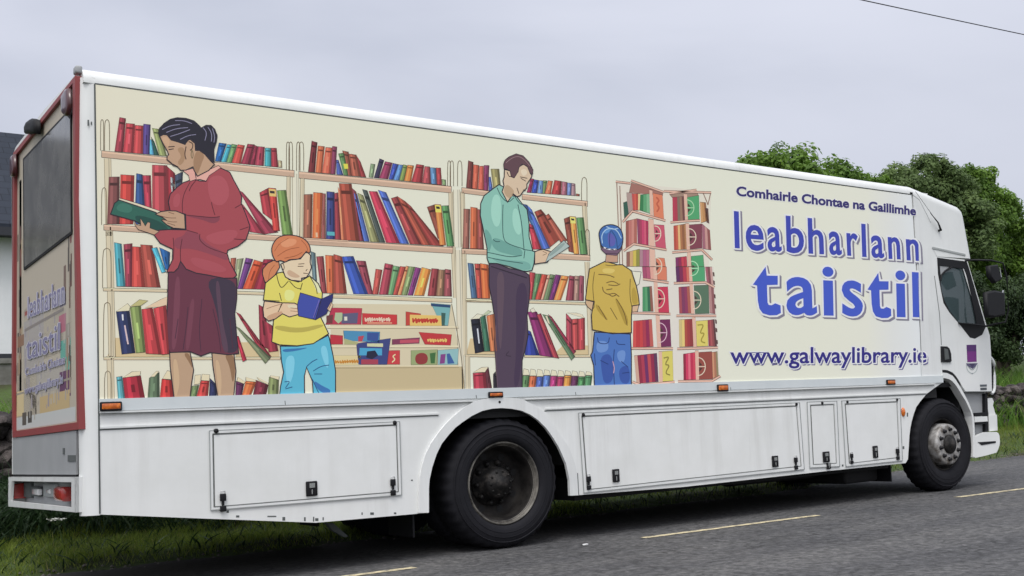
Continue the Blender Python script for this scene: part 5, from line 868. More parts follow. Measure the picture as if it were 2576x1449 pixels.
LT = [(15, '7c7888', 10, 10, 1), (15, '7c7888', 18, 16, 2), (15, 'f0f0fc', 0, 0, 4), (6, '4056ba', 0, 0, 7)]
T3 = Print(PS, -.0036)
def arrow_t(x, y, sx, sy):
    q = [(0, 180), (128, 0), (140, 90), (250, 92), (250, 182), (142, 185), (148, 360), (160, 385), (190, 388), (225, 368), (278, 390), (282, 465), (240, 488), (170, 490), (100, 470), (65, 420), (50, 340), (42, 190)]
    P = [(x + a * sx, y + b * sy) for a, b in q]; ox, oy, k = TILE['k']; P = [(ox + a * k, oy + b * k) for a, b in P]
    for dx, dy, l in ((3, 3, 1), (5, 5, 2)): T3.poly([(a + dx, b + dy) for a, b in P], '7c7888', l); T3.line([(a + dx, b + dy) for a, b in P + P[:1]], 9, '7c7888', l + .3)
    T3.line(P + P[:1], 9.5, 'f0f0fc', 8.5); T3.poly(P, '4056ba', 14)
arrow_t(492, 0, 1, 1); arrow_t(1645, 62, .85, .93)
for ch, x0, x1, yb, yt in [('a', 822, 1130, 490, 105), ('i', 1190, 1302, 492, 0), ('s', 1382, 1592, 502, 138), ('i', 1925, 2025, 508, 38), ('l', 2092, 2160, 508, 55)]:
    d = (x1 - x0) * .012; letter(T3, 'k', ch, x0, x1, yb - d, yb + d, yt - d * 2, yt + d * 2, LT, 6)
T3.build('travelling_lettering', mural)
T4 = Print(PS, -.0036); textline(T4, 'k', 'www.galwaylibrary.ie', 268, 972, 2236, 962, 172, 160, [(4, '625e88', 8, 10, 1), (4, '625e88', 14, 16, 2), (7.5, 'e2e0fc', 0, 0, 4), (1.9, '2e2878', 0, 0, 7)]); T4.build('web_address_lettering', mural)
mb = MB(); strip(mb, [(2312.5, 620), (2317.5, 820), (2322, 948)], .024, -.0062, .002); sj = mb.build('panel_joint', M['white'], truck)
mb = MB(); strip(mb, [(2309.5, 700), (2314.5, 820), (2318, 950)], .004, -.0068, .002); mb.build('joint_line', M['seam2'], sj)
# same words on the rear door
def rear_text(text, u0, v0, u1, v1, h0, h1, name, w_):
    P_ = Print(lambda u, v, o: B(u, v, o), .0052); V0, _ = glyphs(text, 0); xa, xb = min(v[0] for v in V0), max(v[0] for v in V0); yb = max(v[1] for v in V0)
    mp_ = lambda x, y: (u0 + (u1 - u0) * (x - xa) / (xb - xa), v0 + (v1 - v0) * (x - xa) / (xb - xa) - (h0 + (h1 - h0) * (x - xa) / (xb - xa)) * y / yb)
    draw(P_, 'U', *glyphs(text, 0), mp_, [(w_ * 60, 'bab8c2', 0, 0, 1), (w_ * 14, '716d8c', 0, 0, 3)])
    return P_
for a_ in (('leabharlann', 70, 800, 162, 762, 52, 62, 'rear_library_lettering', .05), ('taistil', 66, 905, 150, 878, 56, 66, 'rear_travelling_lettering', .06), ('www.galwaylibrary.ie', 62, 992, 158, 964, 18, 24, 'rear_web_lettering', .03), ('Comhairle Chontae', 64, 945, 162, 915, 18, 24, 'rear_council_lettering', .03)): REARQ.append((rear_text(*a_), a_[7]))
rp = REARPR.build('rear_door_print', truck)
for P_, n_ in REARQ: P_.build(n_, rp)

# ------------------------------------------------------------------ the road and the land
def sm(a, b, x): t = np.clip((x - a) / (b - a), 0, 1); return t * t * (3 - 2 * t)
def edge(x): return 2.0 + 1.4 * sm(7.5, 14, x) + .05 * np.sin(x * 2.1) + .03 * np.sin(x * 5.3 + 1)
def height(x, y):
    d = y - edge(x)
    h = -.03 + .10 * sm(-.12, .35, d) + .36 * sm(.4, 2.4, d) + .75 * sm(2.9, 6, d) + 1.3 * sm(6, 13, d) + 2.4 * sm(13, 45, d) + 3 * sm(50, 180, d)
    h = h + sm(.2, 1.5, d) * (.05 * np.sin(x * 1.3 + y) + .03 * np.sin(x * 3.1 - y * 2.2))
    k = -8.0 - y
    return np.where(y < -7, -.03 + .25 * sm(-.2, 1.5, k) + 1.0 * sm(3, 40, k), h)
def grid(name, xs_, ys_, hf, m):
    X, Y = np.meshgrid(xs_, ys_, indexing='ij'); Z = hf(X, Y); v = np.stack([X, Y, Z], -1).reshape(-1, 3); ny = len(ys_)
    i = np.arange(len(xs_) - 1)[:, None] * ny + np.arange(ny - 1)[None]; i = i.ravel(); f = np.stack([i, i + ny, i + ny + 1, i + 1], 1)
    me = bpy.data.meshes.new(name); me.from_pydata(v.tolist(), [], f.tolist()); me.polygons.foreach_set('use_smooth', [True] * len(f)); return link(name, me, m)
gm = mat('soil_and_grass', (0.050, 0.082, 0.016), 0.95, noise=(1.1, (0.038, 0.036, 0.014), 0.32, 0.52, 8), bump=(9, .8, .05))
xs_ = np.concatenate([np.linspace(-300, -12, 25), np.linspace(-10, 34, 177), np.linspace(38, 400, 30)])
ys_ = np.concatenate([np.linspace(-300, -12, 20), np.linspace(-10, 1.5, 24), np.linspace(1.6, 8, 65), np.linspace(8.5, 30, 30), np.linspace(34, 420, 30)])
tag(grid('ground', xs_, ys_, height, gm), kind='structure')
am = bpy.data.materials.new('asphalt'); am.use_nodes = True; t = am.node_tree; b = t.nodes['Principled BSDF']; b.inputs['Roughness'].default_value = .88
tcn = N(t, 'ShaderNodeTexCoord'); v1 = N(t, 'ShaderNodeTexVoronoi', Scale=30.0); L(t, tcn.outputs['Object'], v1.inputs['Vector'])
n1 = N(t, 'ShaderNodeTexNoise', Scale=13.0, Detail=6.0, Roughness=.75); L(t, tcn.outputs['Object'], n1.inputs['Vector'])
n2 = N(t, 'ShaderNodeTexNoise', Scale=.7, Detail=4.0); L(t, tcn.outputs['Object'], n2.inputs['Vector'])
r1 = N(t, 'ShaderNodeValToRGB'); L(t, n1.outputs[0], r1.inputs[0]); r1.color_ramp.elements[0].position = .34; r1.color_ramp.elements[0].color = (.034, .035, .038, 1); r1.color_ramp.elements[1].position = .68; r1.color_ramp.elements[1].color = (.160, .160, .163, 1)
m1 = N(t, 'ShaderNodeMixRGB', blend_type='MULTIPLY'); m1.inputs[0].default_value = 1; L(t, r1.outputs[0], m1.inputs[1])
r2 = N(t, 'ShaderNodeValToRGB'); L(t, n2.outputs[0], r2.inputs[0]); r2.color_ramp.elements[0].position = .3; r2.color_ramp.elements[0].color = (.68, .68, .70, 1); r2.color_ramp.elements[1].position = .7; r2.color_ramp.elements[1].color = (1.05, 1.03, 1.0, 1); L(t, r2.outputs[0], m1.inputs[2])
r3 = N(t, 'ShaderNodeValToRGB'); L(t, v1.outputs['Color'], r3.inputs[0]); r3.color_ramp.elements[0].color = (.62, .62, .62, 1); r3.color_ramp.elements[1].color = (1.3, 1.3, 1.3, 1)
m2 = N(t, 'ShaderNodeMixRGB', blend_type='MULTIPLY'); m2.inputs[0].default_value = 1; L(t, m1.outputs[0], m2.inputs[1]); L(t, r3.outputs[0], m2.inputs[2]); L(t, m2.outputs[0], b.inputs['Base Color'])
mp2 = N(t, 'ShaderNodeMapping'); mp2.inputs['Scale'].default_value = (.12, 1.6, 1); L(t, tcn.outputs['Object'], mp2.inputs[0]); n4 = N(t, 'ShaderNodeTexNoise', Scale=1.0, Detail=5.0, Roughness=.6); L(t, mp2.outputs[0], n4.inputs['Vector'])
r4 = N(t, 'ShaderNodeValToRGB'); L(t, n4.outputs[0], r4.inputs[0]); r4.color_ramp.elements[0].position = .35; r4.color_ramp.elements[0].color = (.74, .74, .76, 1); r4.color_ramp.elements[1].position = .65; r4.color_ramp.elements[1].color = (1.08, 1.07, 1.05, 1)
m4 = N(t, 'ShaderNodeMixRGB', blend_type='MULTIPLY'); m4.inputs[0].default_value = 1; L(t, m2.outputs[0], m4.inputs[1]); L(t, r4.outputs[0], m4.inputs[2]); sx = N(t, 'ShaderNodeSeparateXYZ'); L(t, tcn.outputs['Object'], sx.inputs[0])      # mud along the verge, its dark also painting shade under the truck
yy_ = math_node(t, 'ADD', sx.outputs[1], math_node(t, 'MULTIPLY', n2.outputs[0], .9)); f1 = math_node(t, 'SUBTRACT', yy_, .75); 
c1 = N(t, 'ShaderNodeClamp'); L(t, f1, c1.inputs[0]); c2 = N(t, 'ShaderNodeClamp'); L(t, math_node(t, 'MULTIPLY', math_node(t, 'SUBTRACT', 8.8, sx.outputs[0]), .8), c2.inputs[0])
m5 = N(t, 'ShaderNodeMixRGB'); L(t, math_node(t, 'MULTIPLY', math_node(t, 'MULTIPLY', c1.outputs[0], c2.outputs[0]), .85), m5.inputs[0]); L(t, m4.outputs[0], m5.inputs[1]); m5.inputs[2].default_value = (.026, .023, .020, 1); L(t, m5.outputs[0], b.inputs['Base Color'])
v5 = N(t, 'ShaderNodeTexVoronoi', feature='DISTANCE_TO_EDGE', Scale=.45); wv = N(t, 'ShaderNodeVectorMath', operation='ADD'); n6 = N(t, 'ShaderNodeTexNoise', Scale=2.2, Detail=6.0); L(t, tcn.outputs['Object'], n6.inputs['Vector'])   # hairline cracks
L(t, tcn.outputs['Object'], wv.inputs[0]); L(t, n6.outputs['Color'], wv.inputs[1]); L(t, wv.outputs[0], v5.inputs['Vector'])
r6 = N(t, 'ShaderNodeValToRGB'); L(t, v5.outputs['Distance'], r6.inputs[0]); r6.color_ramp.elements[0].position = .002; r6.color_ramp.elements[0].color = (.45, .45, .45, 1); r6.color_ramp.elements[1].position = .009; r6.color_ramp.elements[1].color = (1, 1, 1, 1)
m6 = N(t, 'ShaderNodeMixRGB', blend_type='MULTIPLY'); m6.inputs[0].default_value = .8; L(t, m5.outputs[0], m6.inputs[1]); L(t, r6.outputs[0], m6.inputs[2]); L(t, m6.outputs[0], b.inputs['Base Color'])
bp = N(t, 'ShaderNodeBump', Strength=.8, Distance=.008); L(t, v1.outputs['Distance'], bp.inputs['Height']); L(t, bp.outputs[0], b.inputs['Normal'])
mb = MB(); rx = np.concatenate([np.linspace(-300, -8, 20), np.linspace(-6, 26, 161), np.linspace(30, 400, 30)])
wob = lambda x: .05 * math.sin(x * 7.7) + .035 * math.sin(x * 17.3 + 2) + .02 * math.sin(x * 39)
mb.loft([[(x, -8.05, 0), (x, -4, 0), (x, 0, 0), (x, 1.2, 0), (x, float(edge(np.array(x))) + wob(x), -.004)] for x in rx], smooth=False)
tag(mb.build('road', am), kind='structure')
ym_ = mat('worn_yellow_paint', (.66, .57, .36), .8, noise=(16, (.20, .18, .145), .36, .56, 9), bump=(60, .4, .004))
c0, c1 = G(1617, 1354), G(2057, 1297)
dirx = (c1 - c0).normalized(); nrm = Vector((-dirx.y, dirx.x, 0)); per = (G(2417, 1252) - c0).length
for k in range(-3, 9):
    a = c0 + dirx * per * k; ln = (c1 - c0).length; q = []
    n_ = 24; top = [a + dirx * ln * i / n_ + nrm * (.045 + rng.uniform(-.006, .006)) for i in range(n_ + 1)]; bot = [a + dirx * ln * i / n_ - nrm * (.045 + rng.uniform(-.006, .006)) for i in range(n_ + 1)]
    mb = MB(); mb.loft([[(p.x, p.y, .004), (r_.x, r_.y, .004)] for p, r_ in zip(top, bot)], smooth=False); o = mb.build('road_marking', ym_); tag(o, kind='structure')

# ------------------------------------------------------------------ grass, weeds
def blades(name, pos, hgt, wid, lean, m, segs=3, leafy=0.0):
    n = len(pos); ang = rng.uniform(0, 2 * np.pi, n); la = rng.uniform(0, 2 * np.pi, n); V = []; Fc = []
    dx = np.stack([np.cos(ang), np.sin(ang), 0 * ang], 1); ld = np.stack([np.cos(la), np.sin(la), 0 * la], 1)
    for s in range(segs + 1):
        t = s / segs; c = pos + ld * (lean * hgt * t * t)[:, None]; c[:, 2] += hgt * (t - .25 * lean * t * t)
        wd = wid * ((1 - t ** 1.5) if leafy == 0 else np.sin(np.pi * min(.98, .12 + .88 * t)) ** .7) + .0006
        V += [c - dx * wd[:, None] / 2, c + dx * wd[:, None] / 2]
    V = np.stack(V, 1).reshape(-1, 3); k = 2 * (segs + 1); base = np.arange(n) * k
    Fc = np.concatenate([np.stack([base + 2 * s, base + 2 * s + 1, base + 2 * s + 3, base + 2 * s + 2], 1) for s in range(segs)])
    me = bpy.data.meshes.new(name); me.vertices.add(len(V)); me.vertices.foreach_set('co', V.ravel()); me.loops.add(len(Fc) * 4); me.loops.foreach_set('vertex_index', Fc.ravel())
    me.polygons.add(len(Fc)); me.polygons.foreach_set('loop_start', np.arange(len(Fc)) * 4); me.polygons.foreach_set('loop_total', np.full(len(Fc), 4)); me.update(); me.validate()
    col = me.attributes.new('tint', 'FLOAT', 'FACE'); tv = rng.uniform(0, 1, n); col.data.foreach_set('value', np.tile(tv, segs)); return link(name, me, m)
def leafmat(name, c1, c2, c3=None, trans=.25):
    m = bpy.data.materials.new(name); m.use_nodes = True; t = m.node_tree; b = t.nodes['Principled BSDF']; b.inputs['Roughness'].default_value = .6; b.inputs['Specular IOR Level'].default_value = .3
    a = N(t, 'ShaderNodeAttribute', attribute_name='tint'); r = N(t, 'ShaderNodeValToRGB'); L(t, a.outputs['Fac'], r.inputs[0])
    r.color_ramp.elements[0].color = (*c1, 1); r.color_ramp.elements[1].color = (*c2, 1)
    if c3: e = r.color_ramp.elements.new(.9); e.color = (*c2, 1); r.color_ramp.elements[-1].color = (*c3, 1)
    L(t, r.outputs[0], b.inputs['Base Color'])
    tr = N(t, 'ShaderNodeBsdfTranslucent'); L(t, r.outputs[0], tr.inputs[0]); mx_ = N(t, 'ShaderNodeMixShader'); mx_.inputs[0].default_value = trans
    L(t, b.outputs[0], mx_.inputs[1]); L(t, tr.outputs[0], mx_.inputs[2]); L(t, mx_.outputs[0], t.nodes['Material Output'].inputs[0]); return m
def scatter(n, x0, x1, d0, d1, p=1.0):
    x = rng.uniform(x0, x1, n); d = d0 + (d1 - d0) * rng.uniform(0, 1, n) ** p; y = edge(x) + d; return np.stack([x, y, height(x, y) - .01], 1), d
gmat = leafmat('verge_grass', (.125, .185, .028), (.25, .32, .055), (.35, .32, .12), .5)
P1, d1 = scatter(52000, -2.5, 5.5, .05, 2.2, .8); P2, d2 = scatter(30000, 5.5, 30, .02, 2.5, .8)
clump = .5 + .5 * np.sin(P1[:, 0] * 5 + np.sin(P1[:, 1] * 7) * 2); cl2 = .5 + .5 * np.sin(P2[:, 0] * 4 + P2[:, 1] * 5)
Pp = np.concatenate([P1, P2]); hh = np.concatenate([(.035 + .05 * clump + .02 * d1) * rng.uniform(.6, 1.4, len(P1)), (.05 + .07 * cl2 + .03 * d2) * rng.uniform(.6, 1.4, len(P2))])
tag(blades('verge_grass', Pp, hh, rng.uniform(.004, .009, len(Pp)), rng.uniform(.2, .9, len(Pp)), gmat), kind='stuff')
wmat = leafmat('weed_leaves', (.014, .034, .013), (.040, .080, .028), (.09, .13, .06))
P3, d3 = scatter(15000, -3, 6.5, 1.15, 2.6); P4, d4 = scatter(1600, 5, 12, 1.0, 2.4)
P7, _ = scatter(2600, -2.5, 24, .02, 1.3); P3 = np.concatenate([P3, P4]); hh = rng.uniform(.18, .62, len(P3)) * (.8 + .35 * np.sin(P3[:, 0] * 2.3 + 1))
P3 = np.concatenate([P3, P7]); hh = np.concatenate([hh, rng.uniform(.05, .20, len(P7))])
tag(blades('roadside_weeds', P3, hh, rng.uniform(.006, .022, len(P3)), rng.uniform(.3, 1.5, len(P3)), wmat, 4, 1.0), kind='stuff')
tmat = leafmat('tall_grass', (.07, .17, .025), (.17, .29, .05), (.28, .29, .12), .4)
P5, d5 = scatter(26000, 17, 48, 1.7, 7.5); P5 = P5[(P5[:, 1] > 5.35)]; hh = rng.uniform(.35, .95, len(P5))
P6, d6 = scatter(6000, -4, 9, 3.3, 8); P5 = np.concatenate([P5, P6]); hh = np.concatenate([hh, rng.uniform(.25, .6, len(P6))])
tag(blades('tall_grass', P5, hh, rng.uniform(.012, .035, len(P5)), rng.uniform(.3, 1.0, len(P5)), tmat, 3), kind='stuff')
gm2 = mat('verge_grit', (.17, .155, .14), .95, noise=(40, (.05, .045, .04), .35, .65)); mb = MB()
for k in range(700):
    x = rng.uniform(-2.5, 18); e_ = float(edge(np.array(x))); y = e_ - abs(rng.normal(0, .16)) + .12; r_ = rng.uniform(.006, .022); z = .002 if y < e_ - .02 else float(height(np.array(x), np.array(y))) + .01
    a = rng.uniform(0, 6.28); q = [Vector((x + r_ * math.cos(a + t) * rng.uniform(.7, 1.2), y + r_ * math.sin(a + t) * rng.uniform(.7, 1.2), z)) for t in (0, 1.2, 2.5, 3.8, 5.1)]
    mb.add(q + [Vector((x, y, z + r_ * .8))], [(0, 1, 5), (1, 2, 5), (2, 3, 5), (3, 4, 5), (4, 0, 5)])
tag(mb.build('roadside_grit', gm2), kind='stuff')
# flowering weed with a white head, and a white scrap on the road
fl = plane(143, 1307, 1, 2.9); zg = float(height(np.array(fl.x), np.array(fl.y)))
fr_ = empty('cow_parsley', (fl.x, fl.y, zg), 'single white-flowered weed under the rear corner of the truck', 'weed')
mb = MB(); mb.tube([(fl.x + .05, fl.y, zg), (fl.x + .03, fl.y, (zg + fl.z) / 2), (fl.x, fl.y, fl.z)], [.006, .005, .003], 6)
for k in range(9): a = k * .7; mb.tube([(fl.x, fl.y, fl.z - .05), (fl.x + .06 * math.cos(a), fl.y + .06 * math.sin(a), fl.z)], .002, 5)
mb.build('stem', mat('weed_stem', (.07, .12, .03), .7), fr_)
mb = MB()
for k in range(60):
    a, r_ = rng.uniform(0, 6.28), .075 * math.sqrt(rng.uniform()); c = Vector((fl.x + r_ * math.cos(a), fl.y + r_ * math.sin(a), fl.z + rng.uniform(-.006, .012)))
    mb.add([c + Vector((.011 * math.cos(q), .011 * math.sin(q), rng.uniform(-.004, .004))) for q in np.linspace(0, 5.2, 6)], [tuple(range(6))])
mb.build('flower_head', mat('white_petals', (.75, .75, .68), .7), fr_)
g_ = G(1472, 1372); mb = MB(); mb.slab([[Vector((g_.x + a, g_.y + b_, .004)) for a, b_ in ((-.03, -.01), (0, -.016), (.028, -.004), (.02, .015), (-.018, .012))]], (0, 0, .008)); tag(mb.build('litter_scrap', mat('paper', (.8, .8, .8), .7)), 'small white scrap of litter on the asphalt just ahead of the rear wheel', 'litter')

# ------------------------------------------------------------------ dry stone wall
def rock(mb, c, s, seed):
    r_ = np.random.default_rng(seed); bm = bmesh.new(); bmesh.ops.create_icosphere(bm, subdivisions=2, radius=1)
    a = r_.uniform(-.3, .3, 3); rot = Matrix.Rotation(a[0], 3, 'X') @ Matrix.Rotation(a[1], 3, 'Y') @ Matrix.Rotation(a[2], 3, 'Z'); pl = [(Vector(r_.normal(size=3)).normalized(), r_.uniform(.55, .85)) for _ in range(9)]
    vs = []
    for v in bm.verts:
        p = v.co.copy()
        for n_, d_ in pl:
            e = p.dot(n_)
            if e > d_: p -= n_ * (e - d_)
        p = rot @ Vector((p.x * s[0], p.y * s[1], p.z * s[2])); vs.append(p + Vector(c))
    bm.verts.index_update(); mb.add(vs, [[q.index for q in f.verts] for f in bm.faces]); bm.free()
stm = mat('lichen_limestone', (.125, .105, .098), .95, noise=(4.5, (.022, .018, .018), .42, .66, 8), bump=(16, 1.0, .05))
wall = MB(); sd = 0
def yw(x): return edge(np.array(x)) + 2.62
for (x0, x1, rows, sc_) in ((-5, 4, 7, 1.0), (4, 13, 3, 1.9), (13, 46, 5, 1.15)):
    for rr_ in range(rows):
        x = x0 + rng.uniform(0, .2)
        while x < x1:
            L_ = rng.uniform(.14, .46) * sc_; yy = float(yw(x)); hgt = (1.0 + .12 * math.sin(x * .9)); z = float(height(np.array(x), np.array(yy))) - .05
            for yo in (-.12, .16):
                rock(wall, (x + L_ / 2, yy + yo + rng.uniform(-.05, .05) + rr_ * .012, z + hgt * (rr_ + .5) / rows + rng.uniform(-.03, .03)), (L_ * .62, .20, hgt / rows * rng.uniform(.5, .95)), sd); sd += 1
            x += L_ * rng.uniform(.85, 1.0)
tag(wall.build('dry_stone_wall', stm), 'rough grey-brown dry stone wall running along the verge behind the truck', 'wall')

# ------------------------------------------------------------------ house on the left
HX0, HX1, HY0, HY1 = -9.0, 4.2, 15.0, 21.0
zb_, ze, zr = 2.72, 4.95, 7.45
hs = empty('bungalow', ((HX0 + HX1) / 2, (HY0 + HY1) / 2, 1.9), 'white-walled bungalow with a dark slate roof, at the left edge behind the truck', 'house')
wmt = mat('white_render', (.78, .79, .80), .8, noise=(2, (.70, .72, .73), .3, .7)); slm = mat('slate', (.055, .062, .075), .85, spec=.2, bump=(5, .3, .02)); pl_ = mat('plinth_paint', (.022, .024, .032), .7)
t = slm.node_tree; bk = N(t, 'ShaderNodeTexBrick', Scale=1.0); bk.inputs['Color1'].default_value = (.034, .041, .056, 1); bk.inputs['Color2'].default_value = (.026, .032, .045, 1); bk.inputs['Mortar'].default_value = (.014, .017, .024, 1); bk.inputs['Mortar Size'].default_value = .008; bk.inputs['Brick Width'].default_value = .3; bk.inputs['Row Height'].default_value = .22
tcn = N(t, 'ShaderNodeTexCoord'); L(t, tcn.outputs['Object'], bk.inputs['Vector']); L(t, bk.outputs[0], t.nodes['Principled BSDF'].inputs['Base Color'])
wins = [(-7.6, -6.2), (-4.9, -3.7), (1.2, 1.95), (2.6, 3.9)]; door_ = (-2.6, -1.6)
loops = [[(HX0, HY0, zb_), (HX1, HY0, zb_), (HX1, HY0, ze), (HX0, HY0, ze)]] + [[(a, HY0, zb_ + .75), (b_, HY0, zb_ + .75), (b_, HY0, ze - .3), (a, HY0, ze - .3)] for a, b_ in wins if b_ < 1.3 or a > 2.5] + [[(door_[0], HY0, zb_ + .02), (door_[1], HY0, zb_ + .02), (door_[1], HY0, zb_ + 2.0), (door_[0], HY0, zb_ + 2.0)]]
mb = MB(); mb.slab(loops, (0, .3, 0)); mb.slab([[(HX1, HY0 + .3, zb_), (HX1, HY1, zb_), (HX1, HY1, ze), (HX1, (HY0 + HY1) / 2, zr - .1), (HX1, HY0 + .3, ze + .15)]], (-.3, 0, 0)); mb.slab([[(HX0, HY0 + .3, zb_), (HX0, HY1, zb_), (HX0, HY1, ze), (HX0, (HY0 + HY1) / 2, zr - .1), (HX0, HY0 + .3, ze + .15)]], (.3, 0, 0)); mb.slab([[(HX0 + .3, HY1, zb_), (HX1 - .3, HY1, zb_), (HX1 - .3, HY1, ze), (HX0 + .3, HY1, ze)]], (0, -.3, 0)); mb.build('wall', wmt, hs)
mb = MB(); mb.box(HX0 - .02, HX1 + .02, HY0 - .03, HY1 + .02, zb_ - 1.2, zb_); mb.build('plinth', pl_, hs)
mb = MB(); ymid = (HY0 + HY1) / 2; mb.slab([[(HX0 - .25, HY0 - .35, ze - .02), (HX0 - .25, ymid, zr), (HX0 - .25, HY1 + .35, ze - .02), (HX0 - .25, HY1 + .35, ze + .1), (HX0 - .25, ymid, zr + .13), (HX0 - .25, HY0 - .35, ze + .1)]], (HX1 - HX0 + .5, 0, 0)); rf_ = mb.build('roof', slm, hs)
mb = MB(); mb.box(-5.5, -4.7, ymid - .35, ymid + .35, zr - .4, zr + .9); mb.build('chimney', wmt, rf_)
mb = MB(); mb.box(HX0 - .25, HX1 + .25, HY0 - .46, HY0 - .352, ze - .13, ze + .02); mb.box(HX0, HX1, HY0 - .34, HY0 - .005, ze - .1, ze - .025); mb.build('gutter', pl_, hs)
for a, b_ in wins:
    if not (b_ < 1.3 or a > 2.5): continue
    mb = MB(); mb.slab([[(a, HY0 + .1, zb_ + .75), (b_, HY0 + .1, zb_ + .75), (b_, HY0 + .1, ze - .3), (a, HY0 + .1, ze - .3)], [(a + .07, HY0 + .1, zb_ + .82), (b_ - .07, HY0 + .1, zb_ + .82), (b_ - .07, HY0 + .1, ze - .37), (a + .07, HY0 + .1, ze - .37)]], (0, .06, 0)); wq = mb.build('window', wmt, hs)
    mb = MB(); mb.box(a + .07, b_ - .07, HY0 + .12, HY0 + .14, zb_ + .82, ze - .37); mb.build('pane', M['backglass'], wq)
mb = MB(); mb.box(door_[0], door_[1], HY0 + .1, HY0 + .15, zb_ + .02, zb_ + 2.0); dq = mb.build('door', pl_, hs); mb = MB(); mb.tube([(door_[1] - .12, HY0 + .09, zb_ + 1.0), (door_[1] - .12, HY0 + .05, zb_ + 1.0), (door_[1] - .25, HY0 + .05, zb_ + 1.0)], .012); mb.build('handle', M['chrome'], dq)
mb = MB(); gy = 12.0; gx = np.linspace(-14, 7, 22); mb.loft([[(x, gy, 1.2), (x, gy, 2.32), (x, gy - .03, 2.34), (x, gy - .03, 2.42), (x, gy + .25, 2.42), (x, gy + .25, 1.2)] for x in gx], smooth=False, cap=True)
tag(mb.build('garden_wall', mat('weathered_render', (.24, .235, .22), .9, noise=(2.5, (.12, .115, .10), .35, .65, 6), bump=(12, .4, .02))), 'low weathered grey garden wall in front of the bungalow', 'wall')

# ------------------------------------------------------------------ trees
bark = mat('bark', (.06, .045, .035), .9, bump=(18, .8, .03))
def tree(name, base, blobs, n, lm, label, leaf=.10, group='trees behind the stone wall'):
    root = empty(name, base, label, 'tree', group); bx, by, bz = base
    mb = MB(); top = max(blobs, key=lambda q: q[2]); mid = Vector((bx, by, bz + (top[2] - bz) * .35)); mb.tube([(bx, by, bz - .2), (bx + .05, by, bz + .5), mid], [.24, .18, .14], 10)
    for q in blobs[::2]: c = Vector(q[:3]); mb.tube([mid - Vector((0, 0, .2)), mid.lerp(c, .5) + Vector((0, 0, .15)), c], [.10, .06, .02], 6)
    mb.build('trunk', bark, root)
    tot = sum(q[3] ** 2 for q in blobs); V = []; T = []
    for q in blobs:
        k = int(n * q[3] ** 2 / tot); sub = 14; d = rng.normal(size=(sub, 3)); d /= np.linalg.norm(d, axis=1)[:, None]; sc3 = np.array([1, 1, .85]) * q[3]
        cc = np.array(q[:3]) + d * sc3 * rng.uniform(.55, .98, sub)[:, None]; w_ = rng.integers(0, sub, k); e = rng.normal(size=(k, 3)); e /= np.linalg.norm(e, axis=1)[:, None]
        c = cc[w_] + e * (q[3] * .36 * rng.uniform(.15, 1.0, k) ** .5)[:, None]
        nrm_ = e + rng.normal(size=(k, 3)) * .55 + np.array([-.1, -.25, .5]); nrm_ /= np.linalg.norm(nrm_, axis=1)[:, None]
        a = np.cross(nrm_, rng.normal(size=(k, 3))); a /= np.linalg.norm(a, axis=1)[:, None]; b_ = np.cross(nrm_, a); s_ = leaf * rng.uniform(.6, 1.3, k)[:, None]
        V.append(np.stack([c - a * s_, c - b_ * s_ * .55 + nrm_ * s_ * .12, c + a * s_, c + b_ * s_ * .55 + nrm_ * s_ * .12], 1)); T.append(np.clip(rng.uniform(0, 1, sub)[w_] * .6 + rng.uniform(0, .4, k), 0, 1))
    V = np.concatenate(V).reshape(-1, 3); T = np.concatenate(T); k = len(T); me = bpy.data.meshes.new('crown'); me.vertices.add(len(V)); me.vertices.foreach_set('co', V.ravel()); me.loops.add(k * 4); me.loops.foreach_set('vertex_index', np.arange(k * 4)); me.polygons.add(k); me.polygons.foreach_set('loop_start', np.arange(k) * 4); me.polygons.foreach_set('loop_total', np.full(k, 4)); me.update(); me.validate()
    at = me.attributes.new('tint', 'FLOAT', 'FACE'); at.data.foreach_set('value', T); link('crown', me, lm, root); return root
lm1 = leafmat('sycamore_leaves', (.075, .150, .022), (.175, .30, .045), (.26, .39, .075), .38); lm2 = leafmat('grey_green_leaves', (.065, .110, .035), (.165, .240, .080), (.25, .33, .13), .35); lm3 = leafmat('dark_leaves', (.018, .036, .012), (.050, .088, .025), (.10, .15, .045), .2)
def crown(uv, y, n_extra=0):                            # blob list from points seen along the crown, each at its own distance
    out = []
    for u, v, rad, dy in uv:
        p = plane(u, v, 1, y + dy); out.append((p.x, p.y, p.z, rad))
    return out
def gz(x, y): return float(height(np.array(x), np.array(y)))
def plant(name, uv, y, ub, n, lm, label, leaf=.10):
    n = int(n * 2.3); leaf *= .64
    p = plane(ub, 800, 1, y); return tree(name, (p.x, p.y, gz(p.x, p.y)), crown(uv, y), n, lm, label, leaf)
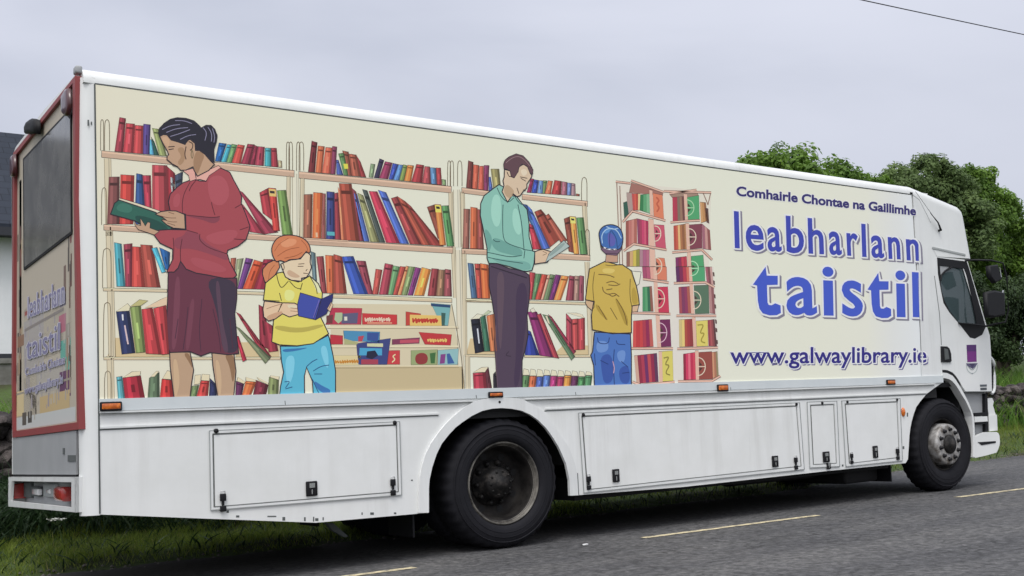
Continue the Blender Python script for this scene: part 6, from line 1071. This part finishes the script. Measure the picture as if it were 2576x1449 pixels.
plant('sycamore_tree', [(1905, 462, .75, 0), (1965, 444, .8, .5), (2015, 452, .7, -.3), (2075, 462, .75, .2), (2125, 474, .65, 0), (2165, 494, .6, .4), (1890, 500, .8, 0), (1868, 462, .6, .2), (2192, 478, .55, .3), (2218, 492, .55, 0), (1935, 452, .7, .1), (1990, 480, 1.1, .3), (2100, 500, 1.1, 0), (2000, 580, 1.3, .5), (2110, 590, 1.2, .2)], 10.5, 2010, 15000, lm1, 'bright green sycamore showing just above the truck roof, left of the others')
plant('willow_tree', [(2250, 478, .75, 0), (2300, 462, .8, .3), (2350, 448, .75, 0), (2388, 458, .6, -.2), (2240, 535, 1.0, 0), (2320, 520, 1.2, .3), (2390, 500, .9, 0), (2300, 640, 1.4, .4), (2390, 620, 1.2, 0), (2440, 560, .8, -.5)], 11.0, 2320, 22000, lm2, 'grey-green bushy tree rising above the cab, tallest of the trees', .085)
plant('maple_tree', [(2430, 462, .65, 0), (2468, 472, .7, .3), (2500, 512, .7, 0), (2532, 566, .7, .2), (2560, 625, .7, 0), (2470, 530, 1.1, .2), (2520, 610, 1.1, 0), (2460, 620, 1.1, -.3), (2570, 700, .9, 0), (2520, 700, 1.1, .4), (2590, 770, 1.0, 0), (2440, 700, 1.0, .2)], 11.5, 2510, 26000, lm1, 'sunlit green tree sloping down to the right edge of the photo, behind the mirrors', .09)
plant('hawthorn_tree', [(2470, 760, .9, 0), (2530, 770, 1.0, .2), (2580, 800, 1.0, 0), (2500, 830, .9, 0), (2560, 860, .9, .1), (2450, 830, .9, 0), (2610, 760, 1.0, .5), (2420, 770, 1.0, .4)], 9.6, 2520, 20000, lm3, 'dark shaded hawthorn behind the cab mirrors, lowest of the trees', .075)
plant('ash_tree', [(2660, 740, 1.1, 0), (2720, 700, 1.3, .3), (2780, 740, 1.4, 0), (2690, 800, 1.2, 0), (2770, 840, 1.3, .3)], 12.5, 2700, 9000, lm1, 'green tree mostly outside the right edge of the photo', .11)

# ------------------------------------------------------------------ overhead cable
a, b_ = plane(2168, 0, 1, 7.0), plane(2576, 87, 1, 7.0); d_ = b_ - a
mb = MB(); pts = []
for k in np.linspace(-4, 6, 60): p = a + d_ * k; pts.append((p.x, p.y, p.z + .010 * (k - .1) * (k - 1.0)))
mb.tube(pts, .011, 6); tag(mb.build('overhead_cable', M['black']), 'thin black overhead cable crossing the sky at the upper right', 'cable')
